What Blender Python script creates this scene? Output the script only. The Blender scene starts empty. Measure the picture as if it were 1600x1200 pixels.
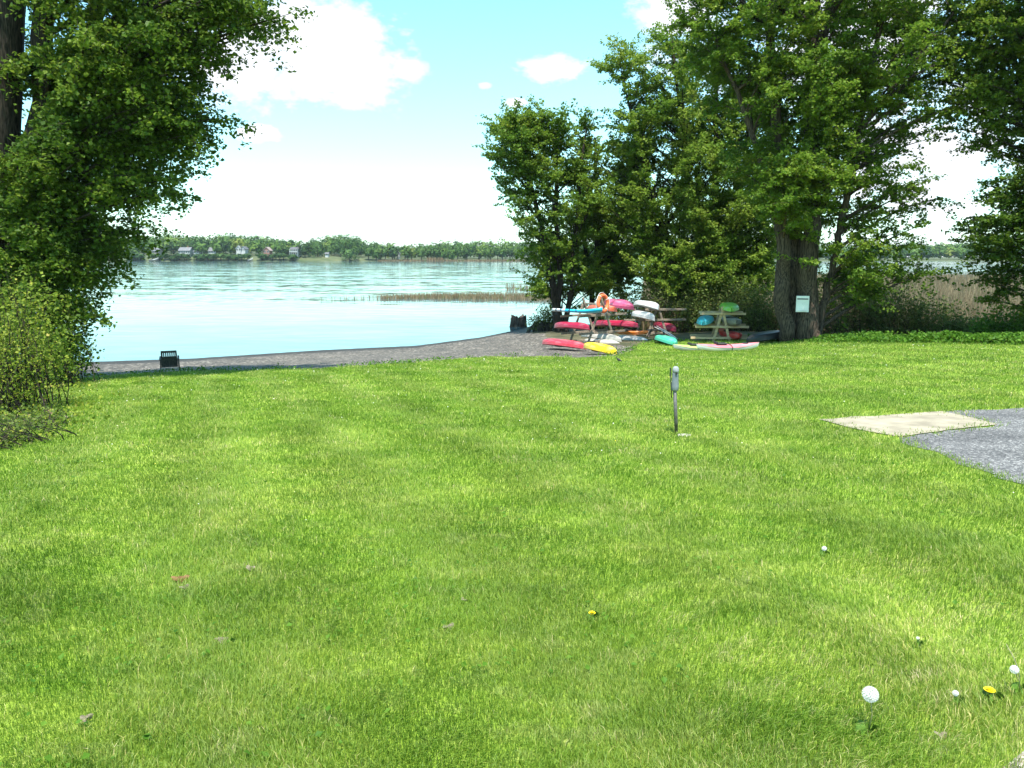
import bpy, bmesh, math, random
import numpy as np
from mathutils import Vector, Matrix
R = math.radians
rng = np.random.default_rng(11)
random.seed(5)
scene = bpy.context.scene
COL = scene.collection

# ------------------------------------------------------------------ camera geometry (photo pixels 1600x1200)
EYE = 1.55
P = math.atan(202/1200)
def pix(px, py):
    a = (px-800)/1200; b = -(py-600)/1200
    return np.array([a, math.cos(P)+b*math.sin(P), -math.sin(P)+b*math.cos(P)])
def at(px, py, Y):
    d = pix(px, py); return Vector((d[0]*Y/d[1], Y, EYE+d[2]*Y/d[1]))
HAZE = .00009
ZW = -3.1                                       # lake level

# ------------------------------------------------------------------ numpy value noise
_lat = rng.random((256, 256))
def vnoise(x, y):
    x = np.asarray(x, float); y = np.asarray(y, float)
    i = np.floor(x).astype(int); j = np.floor(y).astype(int)
    f = x-i; g = y-j; f = f*f*(3-2*f); g = g*g*(3-2*g)
    a = _lat[i % 256, j % 256]; b = _lat[(i+1) % 256, j % 256]; c = _lat[i % 256, (j+1) % 256]; d = _lat[(i+1) % 256, (j+1) % 256]
    return (a*(1-f)+b*f)*(1-g)+(c*(1-f)+d*f)*g
def fbm(x, y, o=4):
    s = 0; a = .5; t = 0
    for k in range(o):
        s = s+a*vnoise(x*2**k+17.3*k, y*2**k+5.1*k); t += a; a *= .5
    return s/t

# ------------------------------------------------------------------ terrain
def wpt(px, py):                                # point of the lake surface seen at a pixel
    d = pix(px, py); t = (ZW-EYE)/d[2]; return d[0]*t, d[1]*t
_sh = [(-80., 30.), (-30., 32.)]+[wpt(*q) for q in ((115, 566), (300, 560), (500, 547), (650, 540), (750, 527), (810, 515), (840, 506))]+[(6.5, 52.), (11., 47.), (16., 42.5), (26., 40.), (60., 42.), (120., 46.)]
SHX = np.array([q[0] for q in _sh]); SHY = np.array([q[1] for q in _sh])
def shore_y(x): return np.interp(x, SHX, SHY)
def gz(x, y):
    x = np.asarray(x, float); y = np.asarray(y, float)
    xc = np.clip(x, -22, 26)
    yy = np.where(y > -4, y, -4+(y+4)*.3)
    lawn = -yy*(.0757-.0015*xc)
    win = 1/(1+np.exp(-(x+1)/1.5))/(1+np.exp((x-13)/1.5))
    lawn = lawn-.15*np.exp(-((y-30)/4.)**2)*win
    lawn = lawn+.05*(fbm(x*.25+40, y*.25+9, 2)-.5)
    ds = shore_y(x)-y
    lo = ZW+.035*ds; hi = ZW+.11*ds+.02*ds*0
    land = np.maximum(np.minimum(lawn, hi), lo)
    bed = np.maximum(ZW+.12*ds, ZW-2.5)
    return np.where(ds > 0, land, bed)
def hit(px, py, dmax=120):
    d = pix(px, py); y = np.linspace(1.2, dmax, 6000); t = y/d[1]
    z = EYE+d[2]*t; g = gz(d[0]*t, y); k = np.argmax(z <= g)
    return Vector((d[0]*t[k], y[k], float(g[k])))
_le = [hit(*q) for q in ((60, 596), (230, 583), (400, 579), (500, 576), (640, 568), (760, 558), (850, 558), (900, 560), (960, 557), (1000, 537), (1060, 533), (1185, 531), (1300, 535), (1600, 538))]
LEX = np.array([-60.]+[q.x for q in _le]+[60.]); LEY = np.array([_le[0].y]+[q.y for q in _le]+[_le[-1].y])
_o = np.argsort(LEX); LEX = LEX[_o]; LEY = LEY[_o]
def lawn_edge(x): return np.interp(x, LEX, LEY)

# paved areas, as ground polygons
def poly_at(pts): return np.array([[hit(*q).x, hit(*q).y] for q in pts])
PAD = poly_at([(1277, 657), (1478, 644), (1562, 664), (1398, 684)])
_a = [hit(1483, 643.5), hit(1600, 637.5), hit(1600, 758), hit(1440, 701), hit(1396, 685), hit(1562, 665)]
ASPH = np.array([[_a[0].x, _a[0].y], [_a[1].x, _a[1].y], [_a[1].x+14, _a[1].y+2.2], [_a[1].x+14, 3.2], [_a[2].x+2.2, _a[2].y-2.6],
                 [_a[2].x, _a[2].y], [_a[3].x, _a[3].y], [_a[4].x, _a[4].y], [_a[5].x, _a[5].y]])
_b = hit(1562, 1199); _c = hit(1599, 1180)
PATH = np.array([[_b.x, _b.y], [_c.x, _c.y], [_c.x+5, _c.y+2.0], [_c.x+5, 0], [_b.x-.2, 0]])
def inside(poly, x, y):
    x = np.asarray(x); y = np.asarray(y); r = np.zeros(x.shape, bool); n = len(poly)
    for i in range(n):
        x1, y1 = poly[i]; x2, y2 = poly[(i+1) % n]
        c = ((y1 > y) != (y2 > y)) & (x < (x2-x1)*(y-y1)/(y2-y1+1e-12)+x1); r ^= c
    return r

# ------------------------------------------------------------------ mesh helpers
def mesh_np(name, verts, faces, mat=None, attrs=None, smooth=False):
    me = bpy.data.meshes.new(name); verts = np.asarray(verts, np.float32).reshape(-1, 3)
    fl = [np.asarray(f, np.int32) for f in faces if len(f)]
    me.vertices.add(len(verts)); me.vertices.foreach_set('co', verts.ravel())
    cnt = np.concatenate([np.full(len(f), f.shape[1], np.int32) for f in fl])
    idx = np.concatenate([f.ravel() for f in fl])
    me.loops.add(len(idx)); me.loops.foreach_set('vertex_index', idx)
    me.polygons.add(len(cnt)); st = np.concatenate([[0], np.cumsum(cnt)[:-1]]).astype(np.int32)
    me.polygons.foreach_set('loop_start', st)
    me.polygons.foreach_set('use_smooth', np.full(len(cnt), smooth))
    me.update(calc_edges=True); me.validate()
    for k, v in (attrs or {}).items():
        a = me.attributes.new(k, 'FLOAT', 'POINT'); a.data.foreach_set('value', np.asarray(v, np.float32))
    if mat: me.materials.append(mat)
    return me
def link(name, me, parent=None, loc=None):
    o = bpy.data.objects.new(name, me); COL.objects.link(o)
    if parent: o.parent = parent
    if loc is not None: o.location = loc
    return o
def tag(o, label=None, cat=None, group=None, kind=None):
    if label: o['label'] = label
    if cat: o['category'] = cat
    if group: o['group'] = group
    if kind: o['kind'] = kind
    return o
def empty(name, loc, label, cat, group=None, rz=0):
    o = bpy.data.objects.new(name, None); COL.objects.link(o); o.location = loc; o.rotation_euler = (0, 0, rz)
    o.empty_display_size = .1
    return tag(o, label, cat, group)
def tubes(paths, sides=5):
    """paths: list of (pts (n,3), radii (n)); returns verts, quads"""
    V = []; F = []; off = 0
    for pts, rad in paths:
        pts = np.asarray(pts, float); n = len(pts); rad = np.asarray(rad, float)
        t = np.gradient(pts, axis=0); t /= np.linalg.norm(t, axis=1)[:, None]+1e-9
        ref = np.array([1., 0, 0]) if abs(t[:, 2]).mean() > .6 else np.array([0, 0, 1.])
        u = np.cross(t, ref); u /= np.linalg.norm(u, axis=1)[:, None]+1e-9; w = np.cross(t, u)
        a = np.arange(sides)*2*math.pi/sides
        ring = pts[:, None, :]+rad[:, None, None]*(np.cos(a)[None, :, None]*u[:, None, :]+np.sin(a)[None, :, None]*w[:, None, :])
        V.append(ring.reshape(-1, 3))
        i = np.arange(n-1)[:, None]*sides; j = np.arange(sides)[None, :]; k = (j+1) % sides
        F.append((off+np.stack([i+j, i+k, i+sides+k, i+sides+j], -1)).reshape(-1, 4)); off += n*sides
    return np.concatenate(V), np.concatenate(F)
class MB:
    """collects shapes of one part"""
    def __init__(s): s.bm = bmesh.new()
    def box(s, c, size, rot=None, bev=0):
        g = bmesh.ops.create_cube(s.bm, size=1); M = Matrix.Translation(c)@(rot.to_4x4() if rot else Matrix())@Matrix.Diagonal((*size, 1))
        bmesh.ops.transform(s.bm, matrix=M, verts=g['verts'])
        if bev:
            es = list({e for v in g['verts'] for e in v.link_edges}); bmesh.ops.bevel(s.bm, geom=es, offset=bev, segments=1, affect='EDGES')
        return s
    def beam(s, p, q, w, h, bev=.008):
        p = Vector(p); q = Vector(q); d = (q-p); L = d.length; d.normalize()
        up = Vector((0, 0, 1)) if abs(d.z) < .99 else Vector((0, 1, 0))
        y = up.cross(d).normalized(); z = d.cross(y)
        rot = Matrix((d, y, z)).transposed()
        return s.box((p+q)/2, (L, w, h), rot, bev)
    def tube(s, pts, rad, sides=8, cap=True):
        pts = [Vector(p) for p in pts]; rad = rad if hasattr(rad, '__len__') else [rad]*len(pts)
        rings = []
        for i, p in enumerate(pts):
            d = (pts[min(i+1, len(pts)-1)]-pts[max(i-1, 0)]).normalized()
            ref = Vector((1, 0, 0)) if abs(d.z) > .7 else Vector((0, 0, 1))
            u = d.cross(ref).normalized(); w = d.cross(u)
            rings.append([s.bm.verts.new(p+rad[i]*(math.cos(a)*u+math.sin(a)*w)) for a in [2*math.pi*k/sides for k in range(sides)]])
        for a, b in zip(rings, rings[1:]):
            for k in range(sides): s.bm.faces.new((a[k], a[(k+1) % sides], b[(k+1) % sides], b[k])).smooth = True
        if cap: s.bm.faces.new(rings[0][::-1]); s.bm.faces.new(rings[-1])
        return s
    def ring(s, M, Rr, r, n=28, m=10, sx=1, sy=1):
        vs = [[s.bm.verts.new(M@Vector(((Rr*sx+r*math.cos(b))*math.cos(a), (Rr*sy+r*math.cos(b))*math.sin(a), r*math.sin(b)))) for b in [2*math.pi*j/m for j in range(m)]] for a in [2*math.pi*i/n for i in range(n)]]
        for i in range(n):
            for j in range(m): s.bm.faces.new((vs[i][j], vs[(i+1) % n][j], vs[(i+1) % n][(j+1) % m], vs[i][(j+1) % m])).smooth = True
        return s
    def face(s, pts): s.bm.faces.new([s.bm.verts.new(p) for p in pts]); return s
    def lathe(s, prof, n=14, c=(0, 0, 0), sy=1, wob=0):
        c = Vector(c); rs = []
        for r, z in prof: rs.append([s.bm.verts.new(c+Vector((r*(1+wob*(random.random()-.5))*math.cos(a), sy*r*math.sin(a), z))) for a in [2*math.pi*k/n for k in range(n)]])
        for a, b in zip(rs, rs[1:]):
            for k in range(n): s.bm.faces.new((a[k], a[(k+1) % n], b[(k+1) % n], b[k])).smooth = True
        s.bm.faces.new(rs[0][::-1]); s.bm.faces.new(rs[-1]); return s
    def build(s, name, mat, parent=None, loc=None):
        me = bpy.data.meshes.new(name); bmesh.ops.recalc_face_normals(s.bm, faces=s.bm.faces); s.bm.to_mesh(me); s.bm.free(); me.materials.append(mat)
        return link(name, me, parent, loc)

# ------------------------------------------------------------------ materials
def newmat(name):
    m = bpy.data.materials.new(name); m.use_nodes = True; nt = m.node_tree
    return m, nt, nt.nodes['Principled BSDF'], nt.nodes['Material Output']
def N(nt, t, **kw):
    n = nt.nodes.new(t)
    for k, v in kw.items(): setattr(n, k, v)
    return n
def ramp(nt, stops, interp='LINEAR'):
    n = N(nt, 'ShaderNodeValToRGB'); cr = n.color_ramp; cr.interpolation = interp
    while len(cr.elements) < len(stops): cr.elements.new(.5)
    for e, (p, c) in zip(cr.elements, stops): e.position = p; e.color = (*c, 1)
    return n
def noise(nt, vec, scale, detail=3, rough=.55, dist=0):
    n = N(nt, 'ShaderNodeTexNoise'); n.inputs['Scale'].default_value = scale; n.inputs['Detail'].default_value = detail
    n.inputs['Roughness'].default_value = rough; n.inputs['Distortion'].default_value = dist
    nt.links.new(vec, n.inputs['Vector']); return n
def mixc(nt, fac, a, b, mode='MIX'):
    n = N(nt, 'ShaderNodeMix', data_type='RGBA', blend_type=mode)
    for sock, v in ((n.inputs[0], fac), (n.inputs[6], a), (n.inputs[7], b)):
        if isinstance(v, bpy.types.NodeSocket): nt.links.new(v, sock)
        elif isinstance(v, tuple): sock.default_value = (*v, 1)
        else: sock.default_value = v
    return n.outputs[2]
def math_(nt, op, a, b=None, c=None, clamp=False):
    n = N(nt, 'ShaderNodeMath', operation=op, use_clamp=clamp)
    for s, v in zip(n.inputs, (a, b, c)):
        if v is None: continue
        if isinstance(v, bpy.types.NodeSocket): nt.links.new(v, s)
        else: s.default_value = v
    return n.outputs[0]
def speck(name, c1, c2, scale, rough=.7, bump=0, stretch=None, detail=4, spec=.4, contrast=(.35, .65), world=False):
    m, nt, b, o = newmat(name)
    tc = N(nt, 'ShaderNodeTexCoord'); v = tc.outputs['Object']
    if world: v = N(nt, 'ShaderNodeNewGeometry').outputs['Position']
    if stretch:
        mp = N(nt, 'ShaderNodeMapping'); mp.inputs['Scale'].default_value = stretch; nt.links.new(v, mp.inputs['Vector']); v = mp.outputs['Vector']
    n = noise(nt, v, scale, detail); r = ramp(nt, [(contrast[0], c1), (contrast[1], c2)])
    nt.links.new(n.outputs['Fac'], r.inputs['Fac']); nt.links.new(r.outputs['Color'], b.inputs['Base Color'])
    b.inputs['Roughness'].default_value = rough; b.inputs['Specular IOR Level'].default_value = spec
    if bump:
        bp = N(nt, 'ShaderNodeBump'); bp.inputs['Strength'].default_value = bump; bp.inputs['Distance'].default_value = .02
        nt.links.new(n.outputs['Fac'], bp.inputs['Height']); nt.links.new(bp.outputs['Normal'], b.inputs['Normal'])
    return m
def plastic(name, c, rough=.38):                # moulded polyethylene, a little scuffed and sun-bleached
    c = tuple(x*.8 for x in c); c2 = tuple(min(1, x*.62+.38*max(c)*.92) for x in c)
    return speck(name, c, c2, 2.2, rough, .03, (1, 3, 3), 5, .45, (.45, .8))
def leafmat(name, stops, trans=.4, rough=.5, clump=None):
    m, nt, b, o = newmat(name)
    a = N(nt, 'ShaderNodeAttribute'); a.attribute_name = 'rnd'
    r = ramp(nt, stops); nt.links.new(a.outputs['Fac'], r.inputs['Fac']); c = r.outputs['Color']
    if clump:
        g = N(nt, 'ShaderNodeNewGeometry'); n = noise(nt, g.outputs['Position'], clump[0], 2)
        rr = ramp(nt, [(.35, clump[1]), (.65, clump[2])]); nt.links.new(n.outputs['Fac'], rr.inputs['Fac'])
        c = mixc(nt, 1., c, rr.outputs['Color'], 'MULTIPLY')
    nt.links.new(c, b.inputs['Base Color']); b.inputs['Roughness'].default_value = rough; b.inputs['Specular IOR Level'].default_value = .16
    t = N(nt, 'ShaderNodeBsdfTranslucent'); nt.links.new(c, t.inputs['Color'])
    mx = N(nt, 'ShaderNodeMixShader'); mx.inputs[0].default_value = trans
    nt.links.new(b.outputs[0], mx.inputs[1]); nt.links.new(t.outputs[0], mx.inputs[2]); nt.links.new(mx.outputs[0], o.inputs['Surface'])
    return m
def lawn_color(nt, soil=False):
    g = N(nt, 'ShaderNodeNewGeometry'); mp = N(nt, 'ShaderNodeMapping'); nt.links.new(g.outputs['Position'], mp.inputs['Vector'])
    mp.inputs['Scale'].default_value = (.55, 1, .1); mp.inputs['Rotation'].default_value = (0, 0, .25); v = mp.outputs['Vector']
    n1 = noise(nt, v, .42, 3, .6); n2 = noise(nt, v, 2.1, 4, .65); n3 = noise(nt, v, 9., 3)
    r1 = ramp(nt, [(.34, GRASS[0]), (.5, GRASS[1]), (.68, GRASS[2])]); nt.links.new(n1.outputs['Fac'], r1.inputs['Fac'])
    r2 = ramp(nt, [(.32, (.74, .84, .68)), (.5, (1, 1, 1)), (.70, (1.24, 1.14, 1.3))]); nt.links.new(n2.outputs['Fac'], r2.inputs['Fac'])
    c = mixc(nt, 1., r1.outputs['Color'], r2.outputs['Color'], 'MULTIPLY')
    st = math_(nt, 'MULTIPLY', math_(nt, 'SUBTRACT', n3.outputs['Fac'], .5), math_(nt, 'MULTIPLY', n2.outputs['Fac'], 3.), clamp=True)
    sp_ = N(nt, 'ShaderNodeSeparateXYZ'); nt.links.new(g.outputs['Position'], sp_.inputs[0])         # mowing passes
    s = math_(nt, 'ADD', math_(nt, 'MULTIPLY', sp_.outputs[0], .93), math_(nt, 'MULTIPLY', sp_.outputs[1], .37)); s = math_(nt, 'ADD', s, math_(nt, 'MULTIPLY', n1.outputs['Fac'], 2.2))
    wv = math_(nt, 'SINE', math_(nt, 'MULTIPLY', s, 4.4)); k = math_(nt, 'MULTIPLY_ADD', wv, .13, 1.)
    cc = N(nt, 'ShaderNodeCombineXYZ')
    for i_ in range(3): nt.links.new(k, cc.inputs[i_])
    c = mixc(nt, 1., c, cc.outputs[0], 'MULTIPLY')
    return mixc(nt, st, c, GRASS[3])
GRASS = [(.160, .256, .030), (.202, .298, .038), (.258, .342, .058), (.40, .39, .17)]

M = {}
m, nt, b, o = newmat('grass_blade')
c = lawn_color(nt); a = N(nt, 'ShaderNodeAttribute'); a.attribute_name = 'rnd'
r = ramp(nt, [(0, (.6, .75, .5)), (.45, (.95, 1, .9)), (.86, (1.35, 1.25, 1.2)), (.9, (2.3, 1.55, 3.2)), (1, (2.9, 1.9, 5.))]); nt.links.new(a.outputs['Fac'], r.inputs['Fac'])
c = mixc(nt, 1., c, r.outputs['Color'], 'MULTIPLY'); nt.links.new(c, b.inputs['Base Color']); b.inputs['Roughness'].default_value = .5; b.inputs['Specular IOR Level'].default_value = .35
t = N(nt, 'ShaderNodeBsdfTranslucent'); nt.links.new(c, t.inputs['Color']); mx = N(nt, 'ShaderNodeMixShader'); mx.inputs[0].default_value = .42
nt.links.new(b.outputs[0], mx.inputs[1]); nt.links.new(t.outputs[0], mx.inputs[2]); nt.links.new(mx.outputs[0], o.inputs['Surface']); M['grass'] = m
m, nt, b, o = newmat('turf')
c = lawn_color(nt); g = N(nt, 'ShaderNodeNewGeometry'); n = noise(nt, g.outputs['Position'], 26, 4, .7)
r = ramp(nt, [(.3, (.7, .74, .62)), (.7, (1.15, 1.1, 1.1))]); nt.links.new(n.outputs['Fac'], r.inputs['Fac'])
c = mixc(nt, 1., c, r.outputs['Color'], 'MULTIPLY'); nt.links.new(c, b.inputs['Base Color']); b.inputs['Roughness'].default_value = .95; b.inputs['Specular IOR Level'].default_value = .1
bp = N(nt, 'ShaderNodeBump'); bp.inputs['Strength'].default_value = .8; bp.inputs['Distance'].default_value = .04; nt.links.new(n.outputs['Fac'], bp.inputs['Height']); nt.links.new(bp.outputs['Normal'], b.inputs['Normal']); M['turf'] = m
def pebbles(name, stops, scale, big=1.0, wet=False):
    m, nt, b, o = newmat(name); g = N(nt, 'ShaderNodeNewGeometry'); v = g.outputs['Position']
    vo = N(nt, 'ShaderNodeTexVoronoi'); vo.inputs['Scale'].default_value = scale; nt.links.new(v, vo.inputs['Vector'])
    sx = N(nt, 'ShaderNodeSeparateColor'); nt.links.new(vo.outputs['Color'], sx.inputs[0])
    r = ramp(nt, stops); nt.links.new(sx.outputs[0], r.inputs['Fac'])
    n = noise(nt, v, big, 4); r2 = ramp(nt, [(.35, (.72, .7, .68)), (.65, (1.2, 1.17, 1.12))]); nt.links.new(n.outputs['Fac'], r2.inputs['Fac'])
    c = mixc(nt, 1., r.outputs['Color'], r2.outputs['Color'], 'MULTIPLY')
    if wet:                                     # stones the lake has wetted
        sz_ = N(nt, 'ShaderNodeSeparateXYZ'); nt.links.new(v, sz_.inputs[0])
        k = math_(nt, 'MULTIPLY', math_(nt, 'SUBTRACT', math_(nt, 'MULTIPLY_ADD', n.outputs['Fac'], .08, ZW+.03), sz_.outputs[2]), 30., clamp=True); c = mixc(nt, k, c, (.022, .020, .018))
    nt.links.new(c, b.inputs['Base Color']); b.inputs['Roughness'].default_value = .85
    bp = N(nt, 'ShaderNodeBump'); bp.inputs['Strength'].default_value = .7; bp.inputs['Distance'].default_value = .03; bp.invert = True
    nt.links.new(vo.outputs['Distance'], bp.inputs['Height']); nt.links.new(bp.outputs['Normal'], b.inputs['Normal']); return m
M['shingle'] = pebbles('shingle', [(0, (.025, .023, .021)), (.5, (.076, .068, .058)), (.85, (.128, .112, .093)), (1, (.30, .27, .24))], 13, .8, True)
M['asphalt'] = pebbles('asphalt', [(0, (.05, .05, .053)), (.5, (.112, .112, .118)), (.85, (.19, .188, .19)), (1, (.38, .38, .38))], 55, 1.3)
M['path'] = pebbles('path_gravel', [(0, (.12, .10, .09)), (.6, (.25, .21, .18)), (1, (.5, .45, .4))], 70, 3)
M['marsh'] = speck('marsh_soil', (.035, .04, .015), (.10, .085, .045), 1.3, .95, .4, world=True)
M['concrete'] = speck('concrete', (.20, .172, .125), (.33, .288, .21), 3.2, .9, .25, world=True, detail=9)
M['bark'] = speck('bark', (.010, .009, .008), (.06, .048, .037), 9, .95, 1., (3, 3, .35), 6, .15)
M['bark_light'] = speck('bark_weathered', (.016, .012, .010), (.12, .09, .066), 9, .95, 1., (3, 3, .35), 6, .15)
M['stump'] = speck('stump_wood', (.012, .010, .009), (.12, .10, .085), 6, .95, 1., (3, 3, .5), 6, .15)
M['timber'] = speck('weathered_timber', (.15, .115, .085), (.33, .265, .20), 6, .8, .2, (.6, 4, 4), 5, .3)
M['timber_new'] = speck('new_timber', (.36, .25, .14), (.52, .39, .24), 5, .75, .15, (.6, 4, 4), 5, .3)
M['wood_dark'] = speck('dark_wood', (.04, .035, .03), (.125, .108, .092), 9, .8, .2, (4, 4, .6), 5, .3)
M['wood_pale'] = speck('pale_wood', (.24, .23, .19), (.40, .37, .32), 9, .7, .1, None, 4, .3)
M['metal'] = speck('galvanised_metal', (.045, .042, .038), (.12, .113, .105), 14, .45, .05, None, 5, .5)
M['grey_cover'] = speck('grey_cover', (.11, .13, .145), (.20, .225, .24), 9, .5, .1, (1, 1, .4), 4, .5)
M['white'] = speck('white_paint', (.66, .66, .64), (.8, .8, .78), 3, .5)
M['white_soft'] = speck('off_white', (.55, .54, .50), (.72, .71, .67), 3, .6)
M['black'] = speck('black_rubber', (.012, .012, .013), (.03, .03, .032), 6, .6)
M['ink'] = speck('dark_ink', (.03, .03, .035), (.05, .05, .055), 6, .7)
M['greyink'] = speck('grey_ink', (.36, .37, .38), (.44, .45, .46), 6, .7)
M['glass'] = speck('window_glass', (.02, .025, .03), (.06, .07, .08), .5, .1, 0, None, 2, .6)
# ------------------------------------------------------------------ camera, light, sky
cam = bpy.data.cameras.new('camera'); co = bpy.data.objects.new('camera', cam); COL.objects.link(co)
cam.sensor_width = 36; cam.lens = 27; cam.clip_end = 6000; cam.clip_start = .05
co.location = (0, 0, EYE); co.rotation_euler = (math.pi/2-P, 0, 0); scene.camera = co
SUN_EL, SUN_AZ = R(69), R(182)                 # azimuth clockwise from +Y (the lake): behind the camera
sd = Vector((math.sin(SUN_AZ)*math.cos(SUN_EL), math.cos(SUN_AZ)*math.cos(SUN_EL), math.sin(SUN_EL)))
sl = bpy.data.lights.new('sun', 'SUN'); sl.energy = 4.0; sl.angle = R(.5); sl.color = (1, .955, .88)
so = bpy.data.objects.new('sun', sl); COL.objects.link(so); so.rotation_euler = sd.to_track_quat('Z', 'Y').to_euler(); so.location = (20, -20, 40)
w = bpy.data.worlds.new('World'); scene.world = w; w.use_nodes = True; nt = w.node_tree
bg = nt.nodes['Background']
sky = N(nt, 'ShaderNodeTexSky', sky_type='NISHITA'); sky.sun_disc = False; sky.sun_elevation = SUN_EL; sky.sun_rotation = SUN_AZ
sky.air_density = 1.0; sky.dust_density = .6; sky.ozone_density = 1.6
tc = N(nt, 'ShaderNodeTexCoord'); sep = N(nt, 'ShaderNodeSeparateXYZ'); nt.links.new(tc.outputs['Generated'], sep.inputs[0])
yy = math_(nt, 'MAXIMUM', sep.outputs[1], .08)
u = math_(nt, 'DIVIDE', sep.outputs[0], yy); v = math_(nt, 'DIVIDE', sep.outputs[2], yy)
front = math_(nt, 'GREATER_THAN', sep.outputs[1], .09)
cmb = N(nt, 'ShaderNodeCombineXYZ'); nt.links.new(u, cmb.inputs[0]); nt.links.new(math_(nt, 'MULTIPLY', v, 1.7), cmb.inputs[1])
nz = noise(nt, cmb.outputs[0], 8., 8, .62); nzb = noise(nt, cmb.outputs[0], 3., 6, .6)
def uv(px, py): d = pix(px, py); return d[0]/d[1], d[2]/d[1]
clouds = [(455, 60, 140, 66, 1.0), (505, 112, 120, 52, 1.), (375, 90, 140, 72, .9), (640, 108, 34, 22, .35), (870, 105, 66, 22, .45), (760, 134, 16, 8, .1), (1060, 18, 70, 40, .6), (805, 160, 24, 10, .0),
          (398, 207, 42, 14, .1), (1300, 60, 240, 120, .5), (1450, 240, 190, 130, .5)]
mask = None
for (cx, cy, rx, ry, k) in clouds:
    cu, cv = uv(cx, cy); ru = rx/1200*.94; rv = ry/1200*.94
    a = math_(nt, 'DIVIDE', math_(nt, 'SUBTRACT', u, cu), ru); b = math_(nt, 'DIVIDE', math_(nt, 'SUBTRACT', v, cv), rv)
    e = math_(nt, 'SUBTRACT', 1.+k*.25, math_(nt, 'SQRT', math_(nt, 'ADD', math_(nt, 'MULTIPLY', a, a), math_(nt, 'MULTIPLY', b, b))))
    e = math_(nt, 'MINIMUM', e, .55+.25*k)
    mask = e if mask is None else math_(nt, 'MAXIMUM', mask, e)
nzc = noise(nt, cmb.outputs[0], 30., 5, .6)
n_ = math_(nt, 'ADD', math_(nt, 'MULTIPLY', math_(nt, 'SUBTRACT', nz.outputs['Fac'], .5), 2.9), math_(nt, 'MULTIPLY', math_(nt, 'SUBTRACT', nzc.outputs['Fac'], .5), 1.5))
mask = math_(nt, 'MULTIPLY', math_(nt, 'SMOOTHSTEP' if False else 'MULTIPLY', math_(nt, 'SUBTRACT', math_(nt, 'ADD', mask, n_), .02), 1.6, clamp=True), front)
hz = math_(nt, 'MULTIPLY_ADD', v, -12.5, .82)                                    # bright bank of low cloud above the far shore
hz = math_(nt, 'ADD', hz, math_(nt, 'MULTIPLY', math_(nt, 'SUBTRACT', nzb.outputs['Fac'], .5), 1.5), clamp=True)
hz = math_(nt, 'POWER', hz, 1.3)
el = math_(nt, 'POWER', math_(nt, 'MULTIPLY_ADD', sep.outputs[2], -7., 1., clamp=True), 2.)
hz = math_(nt, 'MAXIMUM', math_(nt, 'MULTIPLY', hz, front), math_(nt, 'MULTIPLY', math_(nt, 'ADD', el, math_(nt, 'MULTIPLY_ADD', sep.outputs[2], -1.6, .55, clamp=True)), .30))
cm = math_(nt, 'MAXIMUM', mask, hz)
skyc = mixc(nt, 1., sky.outputs[0], (.74, 1.12, .98), 'MULTIPLY')
cl = mixc(nt, nzb.outputs['Fac'], (3.1, 3.35, 3.6), (4.6, 4.7, 4.8))
fc = mixc(nt, cm, skyc, cl)
nt.links.new(fc, bg.inputs['Color']); bg.inputs['Strength'].default_value = .125
scene.view_settings.view_transform = 'Standard'; scene.view_settings.look = 'None'; scene.view_settings.exposure = 1.45; scene.view_settings.gamma = 1
scene.cycles.max_bounces = 6; scene.cycles.diffuse_bounces = 3; scene.cycles.transmission_bounces = 2; scene.cycles.transparent_max_bounces = 6
scene.cycles.volume_bounces = 0; scene.cycles.use_denoising = True
scene.cycles.sample_clamp_indirect = 4

# ------------------------------------------------------------------ ground sheets
gx = np.concatenate([np.arange(-64, -30, 1.2), np.arange(-30, 30.01, .3), np.arange(31.2, 90, 1.5)])
gy = np.concatenate([np.arange(-16, 0, 1.), np.arange(0, 62.01, .3), np.arange(63, 80, 1.5)])
X, Y = np.meshgrid(gx, gy); Z = gz(X, Y)
XC = (X[:-1, :-1]+X[1:, 1:])/2; YC = (Y[:-1, :-1]+Y[1:, 1:])/2
edge_n = (fbm(XC*.9, YC*.9, 3)-.5)*2.2
lawn_m = YC < lawn_edge(XC)+edge_n*.8
sh = shore_y(XC)-YC
beach_m = (~lawn_m) & (XC < 4.2+edge_n+np.clip((34-YC)*.4, -3, 3)) & (YC < 64)
marsh_m = ~(lawn_m | beach_m)
def sheet(name, msk, mat):
    nx = len(gx); ii, jj = np.nonzero(msk); base = ii*nx+jj
    q = np.stack([base, base+1, base+nx+1, base+nx], 1)
    used, inv = np.unique(q.ravel(), return_inverse=True)
    V = np.stack([X.ravel(), Y.ravel(), Z.ravel()], 1)[used]
    return tag(link(name, mesh_np(name, V, [inv.reshape(-1, 4)], mat, smooth=True)), kind='structure')
sheet('lawn', lawn_m, M['turf']); sheet('gravel_beach', beach_m, M['shingle']); sheet('marsh_ground', marsh_m, M['marsh'])
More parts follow.
